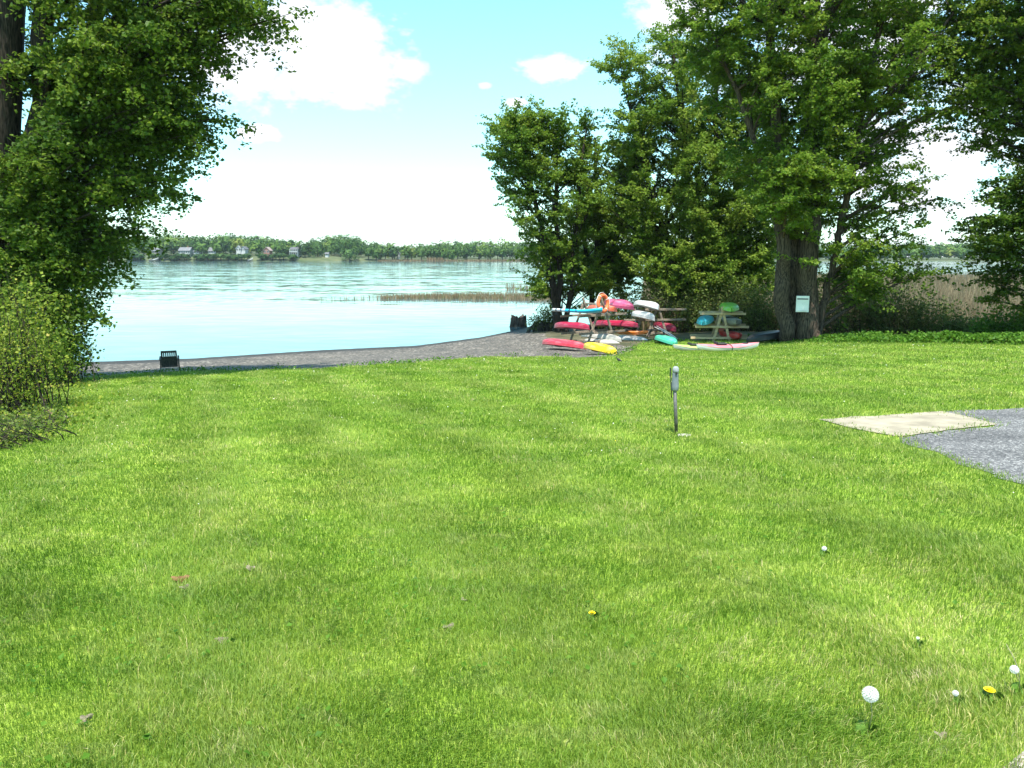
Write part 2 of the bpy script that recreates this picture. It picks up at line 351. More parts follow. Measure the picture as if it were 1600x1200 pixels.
def paved(name, poly, mat, dz, step=.22, thick=.0):
    """ground sheet draped over the terrain inside a polygon, with an uneven edge"""
    bm = bmesh.new(); pts = []
    n = len(poly)
    for i in range(n):
        a = poly[i]; b = poly[(i+1) % n]; L = np.hypot(*(b-a)); k = max(1, int(L/step))
        for t in range(k):
            p = a+(b-a)*t/k; p = p+(np.array([vnoise(p[0]*3.1, p[1]*3.1), vnoise(p[0]*3.1+60, p[1]*3.1)])-.5)*.16*thick
            pts.append(p)
    vs = [bm.verts.new((p[0], p[1], 0)) for p in pts]; f = bm.faces.new(vs); bmesh.ops.triangulate(bm, faces=[f])
    x0, y0 = poly.min(0); x1, y1 = poly.max(0); st = .3
    for (a0, a1, ax) in ((x0, x1, 0), (y0, y1, 1)):
        for t in np.arange(a0+st, a1, st):
            c = Vector((t, 0, 0)) if ax == 0 else Vector((0, t, 0)); nn = Vector((1, 0, 0)) if ax == 0 else Vector((0, 1, 0))
            bmesh.ops.bisect_plane(bm, geom=bm.verts[:]+bm.edges[:]+bm.faces[:], plane_co=c, plane_no=nn)
    co_ = np.array([v.co[:2] for v in bm.verts]); z = gz(co_[:, 0], co_[:, 1])+dz
    for v_, zz in zip(bm.verts, z): v_.co.z = zz
    bmesh.ops.recalc_face_normals(bm, faces=bm.faces)
    for f in bm.faces:
        if f.normal.z < 0: f.normal_flip()
    me = bpy.data.meshes.new(name); bm.to_mesh(me); bm.free(); me.materials.append(mat)
    return tag(link(name, me), kind='structure')
paved('asphalt_driveway', ASPH, M['asphalt'], .008, thick=1.6); paved('concrete_pad', PAD, M['concrete'], .014, thick=.9); paved('gravel_path', PATH, M['path'], .01, thick=1)

# ------------------------------------------------------------------ lake
m, nt, b, o = newmat('lake_water'); g = N(nt, 'ShaderNodeNewGeometry'); v = g.outputs['Position']
b.inputs['Base Color'].default_value = (.06, .115, .13, 1); b.inputs['Roughness'].default_value = .05; b.inputs['IOR'].default_value = 1.5; b.inputs['Specular IOR Level'].default_value = .8
mp = N(nt, 'ShaderNodeMapping'); mp.inputs['Scale'].default_value = (.30, 1, 1); nt.links.new(v, mp.inputs['Vector'])
n1 = noise(nt, mp.outputs[0], 1.1, 3, .6); n2 = noise(nt, mp.outputs[0], .045, 4, .65); n3 = noise(nt, mp.outputs[0], .25, 2)
sx = N(nt, 'ShaderNodeSeparateXYZ'); nt.links.new(v, sx.inputs[0])
far = math_(nt, 'MULTIPLY_ADD', sx.outputs[1], 1/90, -.45, clamp=True)              # calm in the lee of the shore, rippled further out
patch = ramp(nt, [(.40, (0, 0, 0)), (.60, (1, 1, 1))]); nt.links.new(n2.outputs['Fac'], patch.inputs['Fac'])
amp = math_(nt, 'ADD', math_(nt, 'MULTIPLY', far, .22), math_(nt, 'MULTIPLY', patch.outputs['Color'], math_(nt, 'MULTIPLY_ADD', far, .03, .04)))
amp = math_(nt, 'ADD', amp, .012)
def vm(op, a, b_):
    n = N(nt, 'ShaderNodeVectorMath', operation=op)
    for s_, q in zip(n.inputs, (a, b_)):
        if isinstance(q, bpy.types.NodeSocket): nt.links.new(q, s_)
        elif q is not None: s_.default_value = q
    return n.outputs[0]
wv = vm('ADD', vm('SUBTRACT', n1.outputs['Color'], (.5, .5, .5)), vm('MULTIPLY', vm('SUBTRACT', n3.outputs['Color'], (.5, .5, .5)), (.6, .6, 0)))
ac = N(nt, 'ShaderNodeCombineXYZ'); nt.links.new(math_(nt, 'MULTIPLY', amp, .5), ac.inputs[0]); nt.links.new(amp, ac.inputs[1])
nn = vm('NORMALIZE', vm('ADD', vm('MULTIPLY', wv, ac.outputs[0]), (0, 0, 1)), None); nt.links.new(nn, b.inputs['Normal'])
tag(link('lake_water', mesh_np('lake_water', [(-1500, 24, ZW), (1600, 24, ZW), (1600, 1500, ZW), (-1500, 1500, ZW)], [np.array([[0, 1, 2, 3]])], m)), kind='structure')

# ------------------------------------------------------------------ grass (one mass of blades)
def blades(n, rmin, rmax, power, wedge, wid0, h0, keep):
    u_ = rng.random(n); e = 2-power
    r = (rmin**e+u_*(rmax**e-rmin**e))**(1/e)
    a = (rng.random(n)*2-1)*wedge; x = r*np.sin(a); y = r*np.cos(a)
    k = keep(x, y); x = x[k]; y = y[k]; r = r[k]
    return x, y, r
def keep_lawn(x, y):
    e = (fbm(x*.9, y*.9, 3)-.5)*2.2
    k = y < lawn_edge(x)+e*.8-.1+rng.random(len(x))*.5
    for q in (PAD, ASPH, PATH): k &= ~inside(q, x+rng.normal(0, .11, len(x)), y+rng.normal(0, .11, len(x)))
    return k
GRASS_N = 900000
x, y, r = blades(GRASS_N, 1.3, 37, 1.9, R(40), 0, 0, keep_lawn)
n = len(x); z = gz(x, y)
wd = .0026*np.maximum(1, r/3.2)**.95; hn = fbm(x*.8+3, y*.8, 3); hn2 = vnoise(x*4.1, y*4.1)
h = (.028+.030*np.clip(hn-.25, 0, 1)+.014*hn2)*(.65+.7*rng.random(n))*np.maximum(1, r/9)**.28
la = fbm(x*1.3+50, y*1.3, 3)*4*math.pi+rng.normal(0, 1.9, n); lean = h*(.15+.65*rng.random(n))
ya = rng.random(n)*2*math.pi
sg = np.sin(4.4*(.93*x+.37*y)+3*fbm(x*.4, y*.4, 2)); lx, ly = np.cos(la)*lean-.37*sg*h*.35, np.sin(la)*lean+.93*sg*h*.35; sx_, sy_ = np.cos(ya)*wd/2, np.sin(ya)*wd/2
V = np.empty((n, 5, 3), np.float32)
V[:, 0] = np.stack([x-sx_, y-sy_, z-.005], 1); V[:, 1] = np.stack([x+sx_, y+sy_, z-.005], 1)
V[:, 2] = np.stack([x+lx*.35+sx_*.8, y+ly*.35+sy_*.8, z+h*.62], 1); V[:, 3] = np.stack([x+lx*.35-sx_*.8, y+ly*.35-sy_*.8, z+h*.62], 1)
V[:, 4] = np.stack([x+lx, y+ly, z+h*(1-.25*lean/h)], 1)
i = np.arange(n)[:, None]*5
rv = np.clip(rng.random(n)*.8+.25*(vnoise(x*6, y*6)-.4), 0, .86); dry = rng.random(n) < .026+.20*np.clip(fbm(x*1.1+90, y*1.1, 4)-.56, 0, 1)*3
rv = np.where(dry, .9+.1*rng.random(n), rv)
tag(link('grass', mesh_np('grass', V.reshape(-1, 3), [i+np.array([[0, 1, 2, 3]]), i+np.array([[3, 2, 4]])], M['grass'], {'rnd': np.repeat(rv, 5)})), kind='stuff', label='short mown green lawn grass sloping down to the lake')
# ------------------------------------------------------------------ trees and shrubs
def leaf_mesh(name, C, Nrm, S, rnd, mat, elong=1.25):
    """folded rhombus leaves: centres C, normals, sizes"""
    n = len(C); t = rng.normal(0, 1, (n, 3)); t -= (t*Nrm).sum(1)[:, None]*Nrm; t /= np.linalg.norm(t, axis=1)[:, None]+1e-9
    b_ = np.cross(Nrm, t); S = S[:, None]
    V = np.empty((n, 4, 3), np.float32)
    V[:, 0] = C-t*S*elong*.5; V[:, 2] = C+t*S*elong*.5
    V[:, 1] = C+b_*S*.5+Nrm*S*.14-t*S*.1; V[:, 3] = C-b_*S*.5+Nrm*S*.14-t*S*.1
    i = np.arange(n)[:, None]*4
    return mesh_np(name, V.reshape(-1, 3), [np.concatenate([i+np.array([[0, 1, 2]]), i+np.array([[0, 2, 3]])])], mat, {'rnd': np.repeat(rnd, 4)})
def unit(v): return v/(np.linalg.norm(v, axis=-1, keepdims=True)+1e-9)
def ell(px, py, Y, rx, ry, rd, wgt=1.):
    """crown lobe: centre seen at a pixel at distance Y, radii in metres derived from pixel radii, depth radius rd metres"""
    c = at(px, py, Y); return (np.array(c), np.array([rx*Y/1200, rd, ry*Y/1200]), wgt)
def tree(name, label, base, stems, lobes, nb, nt_=9, nl=34, leaf=.11, tw=1.0, droop=.12, mat=None, bark=None, group=None, spread=.10, zmin=1.2, shell=.5, flat=.55, rise=.55, cat='tree', dens=None, br=1.):
    """stems: list of (points, radii) in world space; lobes: crown ellipsoids"""
    root = empty(name, base, label, cat, group); B = np.array(base)
    paths = []
    SP = []                                     # dense stem samples
    for pts, rad in stems:
        pts = np.array(pts, float); k = 14; t = np.linspace(0, 1, k); tt = np.linspace(0, 1, len(pts))
        P_ = np.stack([np.interp(t, tt, pts[:, a]) for a in range(3)], 1); rr = np.interp(t, tt, rad)
        P_[1:-1] += rng.normal(0, .06, (k-2, 3))*np.array([1, 1, .2])*np.minimum(1, rr[1:-1, None]*4+.3); paths.append((P_-B, rr)); SP.append((P_, rr))
    sp = np.concatenate([s[0] for s in SP]); sr = np.concatenate([s[1] for s in SP])
    wts = np.array([l[2]*np.prod(l[1])**(2/3) for l in lobes]); wts /= wts.sum()
    LC = []; LN = []; LR = []; LS = []
    for _ in range(nb):
        c0, r0, _w = lobes[rng.choice(len(lobes), p=wts)]
        d = unit(rng.normal(0, 1, 3)); rr = shell+(1-shell)*rng.random()**.7 if rng.random() < .75 else rng.random()**.5
        c = c0+d*r0*rr
        g = float(gz(c[0], c[1]))
        if c[2] < g+zmin*.5: c[2] = g+zmin*.5+rng.random()*.6
        hd = np.hypot(sp[:, 0]-c[0], sp[:, 1]-c[1]); zt = c[2]-rise*hd
        cost = np.abs(sp[:, 2]-zt)+.25*hd; k = int(np.argmin(cost)); a = sp[k]
        L = np.linalg.norm(c-a); mid = (a+c)/2+np.array([0, 0, .10*L])+rng.normal(0, .05*L, 3)
        t = np.linspace(0, 1, 6)[:, None]; path = (1-t)**2*a+2*t*(1-t)*mid+t*t*c
        r_a = min(.55*sr[k], .012+.013*L*br); paths.append((path-B, np.linspace(r_a, .007, 6)))
        bd = unit(path[-1]-path[-3]); q = 1.+.35*rng.normal()
        ntw = max(3, int(nt_*q))
        ts = .35+.65*rng.random(ntw)**.8; si = np.stack([np.interp(ts, t[:, 0], path[:, a_]) for a_ in range(3)], 1)
        td = unit(bd*.75+unit(rng.normal(0, 1, (ntw, 3))*np.array([1, 1, flat]))+np.array([0, 0, .12-droop]))
        tl = tw*(.5+.8*rng.random(ntw))
        tone = rng.normal(0, .16)
        for s_, d_, l_ in zip(si, td, tl):
            e = s_+d_*l_; m_ = (s_+e)/2+np.array([0, 0, .04*l_]); e = e-np.array([0, 0, droop*l_*.6])
            paths.append((np.stack([s_, m_, e])-B, np.array([.008, .005, .003])*max(1, tw)))
            f = rng.random(nl)**.75; pts = s_*(1-f[:, None])**2+2*m_*(f*(1-f))[:, None]+e*(f**2)[:, None]
            pts = pts+rng.normal(0, spread, (nl, 3))*np.array([1, 1, .55]); LC.append(pts)
            LN.append(unit(rng.normal(0, .55, (nl, 3))+np.array([0, 0, .75]))); LR.append(np.clip(.5+tone+rng.normal(0, .17, nl), 0, 1)); LS.append(leaf*(.6+.7*rng.random(nl)))
    big = [p for p in paths if p[1][0] > .03]; small = [p for p in paths if p[1][0] <= .03]
    v1, f1 = tubes(big, 8); v2, f2 = tubes(small, 3) if small else (np.zeros((0, 3)), np.zeros((0, 4), int))
    link('trunk', mesh_np(name+'_trunk', np.concatenate([v1, v2]), [f1, f2+len(v1)], bark or M['bark'], smooth=True), root)
    LC = np.concatenate(LC); link('crown', leaf_mesh(name+'_crown', LC-B, np.concatenate(LN), np.concatenate(LS), np.concatenate(LR), mat), root)
    return root
def stem(base, top, r0, r1, flare=1.5, bend=(0, 0)):
    b_ = np.array(base, float); t_ = np.array(top, float); m1 = b_+(t_-b_)*.06; m2 = b_+(t_-b_)*.5+np.array([*bend, 0])
    return ([b_-np.array([0, 0, .15]), m1, m2, t_], [r0*flare, r0, (r0+r1)*.55, r1])

M['leaf_left'] = leafmat('maple_leaf_left', [(0, (.036, .080, .010)), (.5, (.078, .145, .016)), (1, (.18, .25, .03))], .47, clump=(.55, (.8, .85, .8), (1.25, 1.15, 1.1)))
M['leaf_mid'] = leafmat('maple_leaf', [(0, (.064, .125, .013)), (.5, (.122, .208, .022)), (1, (.225, .30, .038))], .48, clump=(.5, (.75, .85, .75), (1.25, 1.15, 1.1)))
M['leaf_light'] = leafmat('light_leaf', [(0, (.085, .165, .016)), (.5, (.155, .25, .028)), (1, (.25, .33, .05))], .5, clump=(.5, (.8, .88, .8), (1.2, 1.1, 1.1)))
M['leaf_bush'] = leafmat('bush_leaf', [(0, (.08, .13, .016)), (.55, (.19, .25, .028)), (.9, (.33, .34, .045)), (1, (.42, .32, .10))], .4)
M['leaf_olive'] = leafmat('scrub_leaf', [(0, (.045, .08, .014)), (.5, (.10, .145, .03)), (.9, (.14, .16, .04)), (1, (.22, .19, .09))], .35)
M['leaf_herb'] = leafmat('herb_leaf', [(0, (.04, .11, .01)), (.5, (.08, .18, .015)), (1, (.14, .25, .03))], .4)
M['reed'] = leafmat('dry_reed', [(0, (.11, .075, .04)), (.5, (.24, .175, .10)), (.8, (.38, .30, .18)), (.86, (.10, .13, .04)), (1, (.13, .18, .05))], .3, .6)
M['far_leaf'] = leafmat('far_leaf', [(0, (.022, .058, .014)), (.4, (.06, .125, .024)), (.75, (.12, .205, .034)), (1, (.20, .24, .05))], .2, .6)

# left tree: an old maple whose boughs hang to the ground
bx = hit(20, 604); Yl = 22.6
LB = (-15.9, Yl, float(gz(-15.9, Yl)))
tree('maple_tree', 'old dark maple on the left with boughs drooping over the shore to the ground', LB,
     [stem(LB, at(38, -330, Yl), .72, .34, 1.25), stem(LB, at(95, -250, Yl+.6), .5, .14, 1.2, (.6, 0)), stem((LB[0]-.7, LB[1]-.3, LB[2]), at(-40, -300, Yl-.3), .55, .24, 1.2), stem(LB, at(230, -240, Yl), .3, .09, 1, (.2, 0))],
     [ell(220, 50, Yl, 125, 120, 3.2, 1.1), ell(200, 210, Yl+.4, 110, 110, 2.8, 1.1), ell(115, 370, Yl+.6, 90, 100, 2.2, 1.1), ell(85, 490, Yl-.8, 62, 60, 1.8, 1.3), ell(112, 455, Yl-.6, 48, 58, 1.5, 1.), ell(385, 0, Yl, 85, 40, 1.5, 2.), ell(20, 150, Yl+2, 120, 240, 1.8, .5), ell(120, -160, Yl, 190, 110, 3.5, .6),
      ell(300, 180, Yl, 72, 46, 1.5, 1.3), ell(225, 300, Yl, 60, 60, 1.4, .9), ell(250, 90, Yl, 90, 60, 2, 1.), ell(30, 420, Yl-.8, 50, 40, 1, .5), ell(55, 230, Yl+.2, 80, 150, 1.6, .55), ell(112, 385, Yl-.3, 66, 55, 1.6, .9)],
     300, 9, 58, .10, 1.05, .35, M['leaf_left'], M['bark'], rise=.35, flat=.8, spread=.13)
# right group
b1 = hit(875, 497); b1 = (float(at(875, 480, 44).x), 44., float(gz(at(875, 480, 44).x, 44)))
tree('shore_tree', 'slim leaning tree at the left end of the right hand group by the stump', b1,
     [stem(b1, at(800, 190, 44), .22, .05, 1.3, (.3, 0)), stem(b1, at(868, 185, 44.5), .19, .05, 1.2), stem((b1[0]+.3, b1[1], b1[2]), at(915, 210, 44), .16, .05, 1.2)],
     [ell(835, 250, 44, 72, 78, 2.8, 1.2), ell(800, 225, 44, 45, 50, 2., .8), ell(870, 330, 44, 90, 90, 3.2, 1.1), ell(880, 430, 44, 80, 45, 2.6, .9), ell(770, 275, 43.5, 42, 22, 1.5, .35), ell(905, 220, 44, 50, 45, 2, .7)],
     120, 10, 50, .12, 1.3, .02, M['leaf_mid'], flat=.5, rise=.8)
b2 = (float(at(938, 480, 47).x), 47., float(gz(at(938, 480, 47).x, 47)))
tree('shore_tree', 'dark multi stemmed tree behind the boat rack with the life ring', b2,
     [stem(b2, at(930, 215, 47), .25, .06, 1.3), stem(b2, at(985, 230, 47), .2, .05, 1.2), stem((b2[0]-.4, b2[1], b2[2]), at(900, 260, 47), .18, .05)],
     [ell(945, 290, 47, 70, 100, 3, 1), ell(935, 400, 47, 75, 70, 3., 1.), ell(990, 340, 47, 60, 120, 3, .8)],
     105, 10, 46, .125, 1.2, .08, M['leaf_mid'], flat=.5, rise=.8)
b3 = (float(at(1118, 490, 44).x), 44, float(gz(at(1118, 490, 44).x, 44)))
tree('shore_tree', 'tall yellow green tree standing behind the small boat rack', b3,
     [stem(b3, at(1050, 60, 44), .26, .05, 1.3, (-.2, 0)), stem(b3, at(1120, 20, 44.5), .24, .05, 1.2), stem((b3[0]+.35, b3[1], b3[2]), at(1185, 70, 44), .2, .05, 1.2), stem(b3, at(975, 130, 43.5), .15, .04, 1.1, (-.9, 0))],
     [ell(1075, 150, 44, 110, 110, 3.6, 1.2), ell(1050, 280, 44, 130, 110, 4, 1.2), ell(1085, 400, 43.5, 130, 70, 3.4, 1.3), ell(990, 110, 44, 52, 60, 2, .35), ell(1000, 215, 44, 60, 60, 2.2, .6), ell(1160, 260, 44, 80, 150, 3, .8), ell(975, 350, 43, 50, 45, 2, .5), ell(1150, 430, 42, 90, 34, 1.8, 1.), ell(1080, 420, 41.8, 90, 42, 1.6, 1.2), ell(1020, 390, 41.8, 60, 42, 1.5, .8), ell(1110, 330, 41.8, 80, 60, 1.6, .9), ell(1195, 350, 43, 62, 80, 1.8, .9), ell(965, 240, 44.5, 40, 70, 1.8, .6), ell(965, 95, 44, 30, 45, 1.2, .35)],
     430, 10, 52, .112, 1.2, .0, M['leaf_light'], flat=.42, rise=.85)
b4 = hit(1249, 533); Y4 = b4.y
m1 = at(1228, 520, Y4)
tree('maple_tree', 'huge many stemmed maple with the white notice nailed to its trunk', b4,
     [stem((b4.x-.47, b4.y+.1, b4.z), at(1222, 330, Y4), .33, .24, 1.2), stem(at(1222, 330, Y4), at(1190, -220, Y4), .24, .08, 1),
      stem((b4.x+.32, b4.y-.05, b4.z), at(1268, 300, Y4), .45, .28, 1.3), stem(at(1270, 310, Y4), at(1275, -330, Y4+.6), .32, .1, 1), stem(at(1268, 250, Y4), at(1345, -260, Y4), .2, .07, 1, (-.2, 0)),
      stem((b4.x-.12, b4.y+.42, b4.z), at(1244, 330, Y4+.5), .36, .22, 1.1),
      stem((b4.x+.75, b4.y+.1, b4.z), at(1310, 370, Y4), .16, .12, 1.2, (0, 0)), stem(at(1310, 370, Y4), at(1430, -140, Y4), .14, .05, 1, (-.3, 0)), stem(at(1275, 330, Y4), at(1490, 20, Y4-.8), .13, .04, 1, (-.5, 0)), stem(at(1215, 340, Y4), at(1105, 30, Y4-.5), .15, .04, 1, (.2, 0))],
     [ell(1210, 90, Y4, 120, 100, 3.2, .9), ell(1340, 70, Y4, 150, 110, 3.8, .9), ell(1450, 160, Y4, 75, 120, 2.6, .7), ell(1270, 240, Y4, 130, 100, 3., 1.), ell(1280, 355, Y4-1, 68, 80, 1.6, .8), ell(1220, 300, Y4+1.2, 60, 70, 1.2, .6), ell(1380, 330, Y4, 110, 70, 2.4, .55), ell(1400, 430, Y4, 85, 32, 2., .6), ell(1330, 410, Y4, 80, 60, 2., .7), ell(1280, -120, Y4, 280, 120, 5, .8), ell(1105, 40, Y4, 70, 60, 2, .6), ell(1490, 250, Y4, 50, 60, 1.6, .4), ell(1290, 130, Y4+1.5, 200, 150, 2.5, .8), ell(1265, 230, Y4-2.2, 70, 90, 1., .7), ell(1280, 390, Y4-2., 55, 52, .9, .8), ell(1375, 25, Y4+.5, 80, 60, 2, .6), ell(1240, 300, Y4-1.1, 62, 62, .9, .8), ell(1470, 60, Y4, 60, 80, 1.8, .7), ell(1300, 330, Y4-1, 60, 60, .9, .6), ell(1290, 90, Y4-2.5, 110, 80, 1.2, .6)],
     385, 9, 60, .098, 1.15, .16, M['leaf_mid'], M['bark_light'], flat=.5, rise=.5, br=1.1)
Y5 = 29.; b5 = (float(at(1665, 500, Y5).x), Y5, float(gz(at(1665, 500, Y5).x, Y5)))
tree('maple_tree', 'dark maple at the right edge with low drooping boughs', b5,
     [stem(b5, at(1640, -250, Y5), .4, .1, 1.3), stem(b5, at(1740, -200, Y5), .35, .1, 1.2), stem(at(1655, 350, Y5), at(1575, -60, Y5), .16, .05, 1)],
     [ell(1575, 60, Y5, 85, 110, 2.8, 1), ell(1600, 220, Y5, 75, 90, 2.6, .8), ell(1590, 340, Y5, 75, 70, 2.4, 1.), ell(1600, 440, Y5, 55, 50, 2., .8), ell(1700, 150, Y5, 130, 280, 3.5, 1.), ell(1650, -120, Y5, 170, 110, 4, .7), ell(1515, 110, Y5+.5, 55, 110, 1.6, .8)],
     225, 9, 52, .105, 1.1, .2, M['leaf_left'], flat=.5, rise=.45)

# shrubs: leaf cloud on many thin stems
def shrub(name, label, base, lobes, nstem, nl, leaf, mat, group=None, cat='shrub', bark=None, upr=.5, spread=.18):
    root = empty(name, base, label, cat, group); B = np.array(base); paths = []; LC = []
    wts = np.array([l[2]*np.prod(l[1])**(2/3) for l in lobes]); wts /= wts.sum()
    for _ in range(nstem):
        c0, r0, _w = lobes[rng.choice(len(lobes), p=wts)]; c = c0+unit(rng.normal(0, 1, 3))*r0*rng.random()**.35
        g = float(gz(c[0], c[1])); c[2] = max(c[2], g+.08+.2*rng.random())
        s_ = np.array([c[0]+rng.normal(0, .25)+(B[0]-c[0])*.25, c[1]+rng.normal(0, .25)+(B[1]-c[1])*.25, 0]); s_[2] = float(gz(s_[0], s_[1]))-.02
        m_ = (s_+c)/2+np.array([*rng.normal(0, .12, 2), .15*(c[2]-s_[2])]); t = np.linspace(0, 1, 5)[:, None]
        p = (1-t)**2*s_+2*t*(1-t)*m_+t*t*c; paths.append((p-B, np.linspace(.011, .003, 5)))
        f = 1-rng.random(nl)**1.5*.75; q = np.stack([np.interp(f, t[:, 0], p[:, a]) for a in range(3)], 1)+rng.normal(0, spread, (nl, 3))
        q[:, 2] = np.maximum(q[:, 2], gz(q[:, 0], q[:, 1])+.02); LC.append(q)
    v, f = tubes(paths, 3); link('stems', mesh_np(name+'_stems', v, [f], bark or M['bark']), root)
    LC = np.concatenate(LC); n = len(LC)
    link('foliage', leaf_mesh(name+'_foliage', LC-B, unit(rng.normal(0, .6, (n, 3))+np.array([0, 0, .55])), leaf*(.55+.8*rng.random(n)), np.clip(rng.normal(.5, .2, n), 0, 1), mat), root)
    return root
def gpos(px, Y): x = float(at(px, 500, Y).x); return (x, Y, float(gz(x, Y)))
# left foreground bush
b6 = gpos(-10, 13.5)
shrub('leafy_bush', 'sprawling yellow green bush at the left edge of the lawn', b6,
      [ell(12, 465, 13.5, 42, 46, 1.1, 1), ell(25, 540, 13.4, 56, 46, 1.2, 1.), ell(40, 520, 15.5, 44, 50, 1.2, .6), ell(-60, 520, 13, 90, 110, 1.5, .7), ell(5, 620, 12.6, 42, 45, 1., .5)], 160, 40, .048, M['leaf_bush'], spread=.19)
b7 = gpos(95, 20)
shrub('leafy_bush', 'low green bush under the old left maple near the shore', b7,
      [ell(85, 515, 21, 36, 40, 1.1, 1), ell(45, 550, 19, 46, 40, 1.2, 1), ell(100, 548, 22, 32, 24, 1, .8)], 150, 40, .075, M['leaf_left'])
b7 = gpos(10, 10)
shrub('bramble_patch', 'thin straggly brambles at the foot of the yellow green bush', b7,
      [ell(10, 690, 9.4, 55, 30, .6, 1), ell(50, 660, 11, 60, 26, .7, 1), ell(-40, 700, 9, 50, 50, .6, 1)], 110, 14, .035, M['leaf_olive'], cat='bramble', spread=.1)
b8 = gpos(848, 45.)
shrub('dark_bush', 'dark bush on roots beside the weathered stump at the shore', b8, [ell(850, 490, 45., 24, 20, .8, 1), ell(838, 500, 44.5, 14, 12, .5, .6), ell(866, 478, 45.5, 14, 14, .6, .5)], 70, 26, .08, M['leaf_olive'], spread=.12)
und = [(985, 43.5, 48, 36, 'scrub bush behind the top white boat of the middle rack'), (1040, 42, 42, 40, 'scrub bush between the middle rack and the small timber rack'), (1085, 41, 40, 40, 'scrub bush just left behind the small timber rack'),
       (1150, 40, 45, 42, 'scrub bush right behind the lime boat on the small rack'), (1195, 39, 34, 36, 'scrub bush against the left side of the huge maple'),
       (1320, 37.5, 54, 60, 'scrub bush just right of the noticed maple trunk'), (1390, 37, 50, 52, 'scrub bush under the low boughs right of the maple'), (1455, 36.5, 46, 36, 'low scrub bush in front of the reeds at right'),
       (1520, 36, 38, 22, 'low scrub bush between the reeds and the right edge bush')]
for k, (px, Y, rx, ry, lab) in enumerate(und):
    p = gpos(px, Y); h_ = ry*2*Y/1200; c = np.array([p[0], Y, p[2]+h_*.5])
    shrub('scrub_bush', lab, p, [(c, np.array([rx*Y/1200*1.15, 1.2, h_*.55]), 1)], int(150*rx/40), 34, .085, M['leaf_olive'], 'scrub bushes along the marsh edge', spread=.2)
p = gpos(1585, 31.); c = np.array([p[0], p[1], p[2]+.7])
shrub('green_bush', 'fresh green bush at the right edge below the dark maple', p, [(c, np.array([1.6, 1., .75]), 1)], 170, 40, .08, M['leaf_herb'], spread=.16)

# herbs along the far edge of the lawn, reeds, shore weeds: masses nobody could count
def leaf_mass(name, x, y, hmax, leaf, mat, label, up=.5):
    n = len(x); z = gz(x, y)+rng.random(n)*hmax
    return tag(link(name, leaf_mesh(name, np.stack([x, y, z], 1), unit(rng.normal(0, .6, (n, 3))+np.array([0, 0, up])), leaf*(.5+.9*rng.random(n)), np.clip(rng.normal(.5, .22, n), 0, 1), mat)), label, kind='stuff')
n = 26000; x = 10.5+rng.random(n)*16; y = lawn_edge(x)+rng.normal(0, .8, n)+.7; hh = .05+.42*fbm(x*.8, y*.8, 3)*np.clip((x-10)/3, 0, 1)
leaf_mass('ground_cover', x, y, hh, .085, M['leaf_herb'], 'bright green low weeds along the far right lawn edge')
n = 5200; x = -20+rng.random(n)*28; y = lawn_edge(x)+np.abs(rng.normal(0, 1.3, n))-.5; k = (fbm(x*1.1, y*1.1, 3) > .5); leaf_mass('shore_weeds', x[k], y[k], .12, .055, M['leaf_herb'], 'sparse weeds where the lawn thins into shingle')
n = 16000; x = -15+rng.random(n)*9; y = 7+rng.random(n)*14; k = (x < -.62*y+.5*rng.normal(0, 1, n)+.6); leaf_mass('weeds', x[k], y[k], .16, .05, M['leaf_bush'], 'weeds and ivy creeping from the left bush into the lawn')
n = 2600; x = -14+rng.random(n)*7; y = 7+rng.random(n)*9; k = (x < -.63*y+.35*rng.normal(0, 1, n)); x = x[k]; y = y[k]; n = len(x)
M['dead_leaf'] = leafmat('dead_leaf', [(0, (.10, .06, .035)), (.5, (.25, .17, .10)), (1, (.42, .34, .24))], .1, .8)
leaf_mass('leaf_litter', x, y, .05, .07, M['dead_leaf'], 'pale dead leaves under the left bush', 1.5)
def reeds(name, x, y, z, h, wd, label, mat):
    n = len(x); a = rng.random(n)*math.pi; dx, dy = np.cos(a)*wd/2, np.sin(a)*wd/2; l1 = rng.normal(0, .12, n)*h; l2 = rng.normal(0, .12, n)*h
    V = np.empty((n, 5, 3)); V[:, 0] = np.stack([x-dx, y-dy, z], 1); V[:, 1] = np.stack([x+dx, y+dy, z], 1)
    V[:, 2] = np.stack([x+dx*.8+l1*.4, y+dy*.8+l2*.4, z+h*.6], 1); V[:, 3] = np.stack([x-dx*.8+l1*.4, y-dy*.8+l2*.4, z+h*.6], 1); V[:, 4] = np.stack([x+l1, y+l2, z+h], 1)
    i = np.arange(n)[:, None]*5
    return tag(link(name, mesh_np(name, V.reshape(-1, 3), [i+np.array([[0, 1, 2, 3]]), i+np.array([[3, 2, 4]])], mat, {'rnd': np.repeat(np.clip(rng.normal(.5, .22, n), 0, 1), 5)})), label, kind='stuff')
n = 60000; y = 41+rng.random(n)**1.4*95; x = .17*y+rng.random(n)*.62*y; k = (fbm(x*.12, y*.12, 3) > .33) | (y > 60); x = x[k]; y = y[k]; n = len(x)
reeds('marsh_reeds', x, y, np.maximum(gz(x, y), ZW-.05), 1.9*(.6+.5*rng.random(n))*np.where(y < 46, .75, 1), .035*np.maximum(1, y/45), 'tan dry reed bed in the marsh behind the right trees', M['reed'])
n = 9000; t = rng.random(n); px = 500+t*370; py = 469-4*np.sin(t*2.6)+rng.normal(0, 2.4, n)*np.clip(t*1.4, .15, 1); k = rng.random(n) < np.where(t < .24, .015+.12*t, np.clip((t-.2)*3.5, 0, 1)); px = px[k]; py = py[k]
pts = np.array([wpt(a, b_) for a, b_ in zip(px, py)]); n = len(pts)
reeds('lake_reeds', pts[:, 0], pts[:, 1], np.full(n, ZW-.02), (.22+.36*rng.random(n)), .045, 'thin tongue of brown reeds standing in the lake', M['reed'])
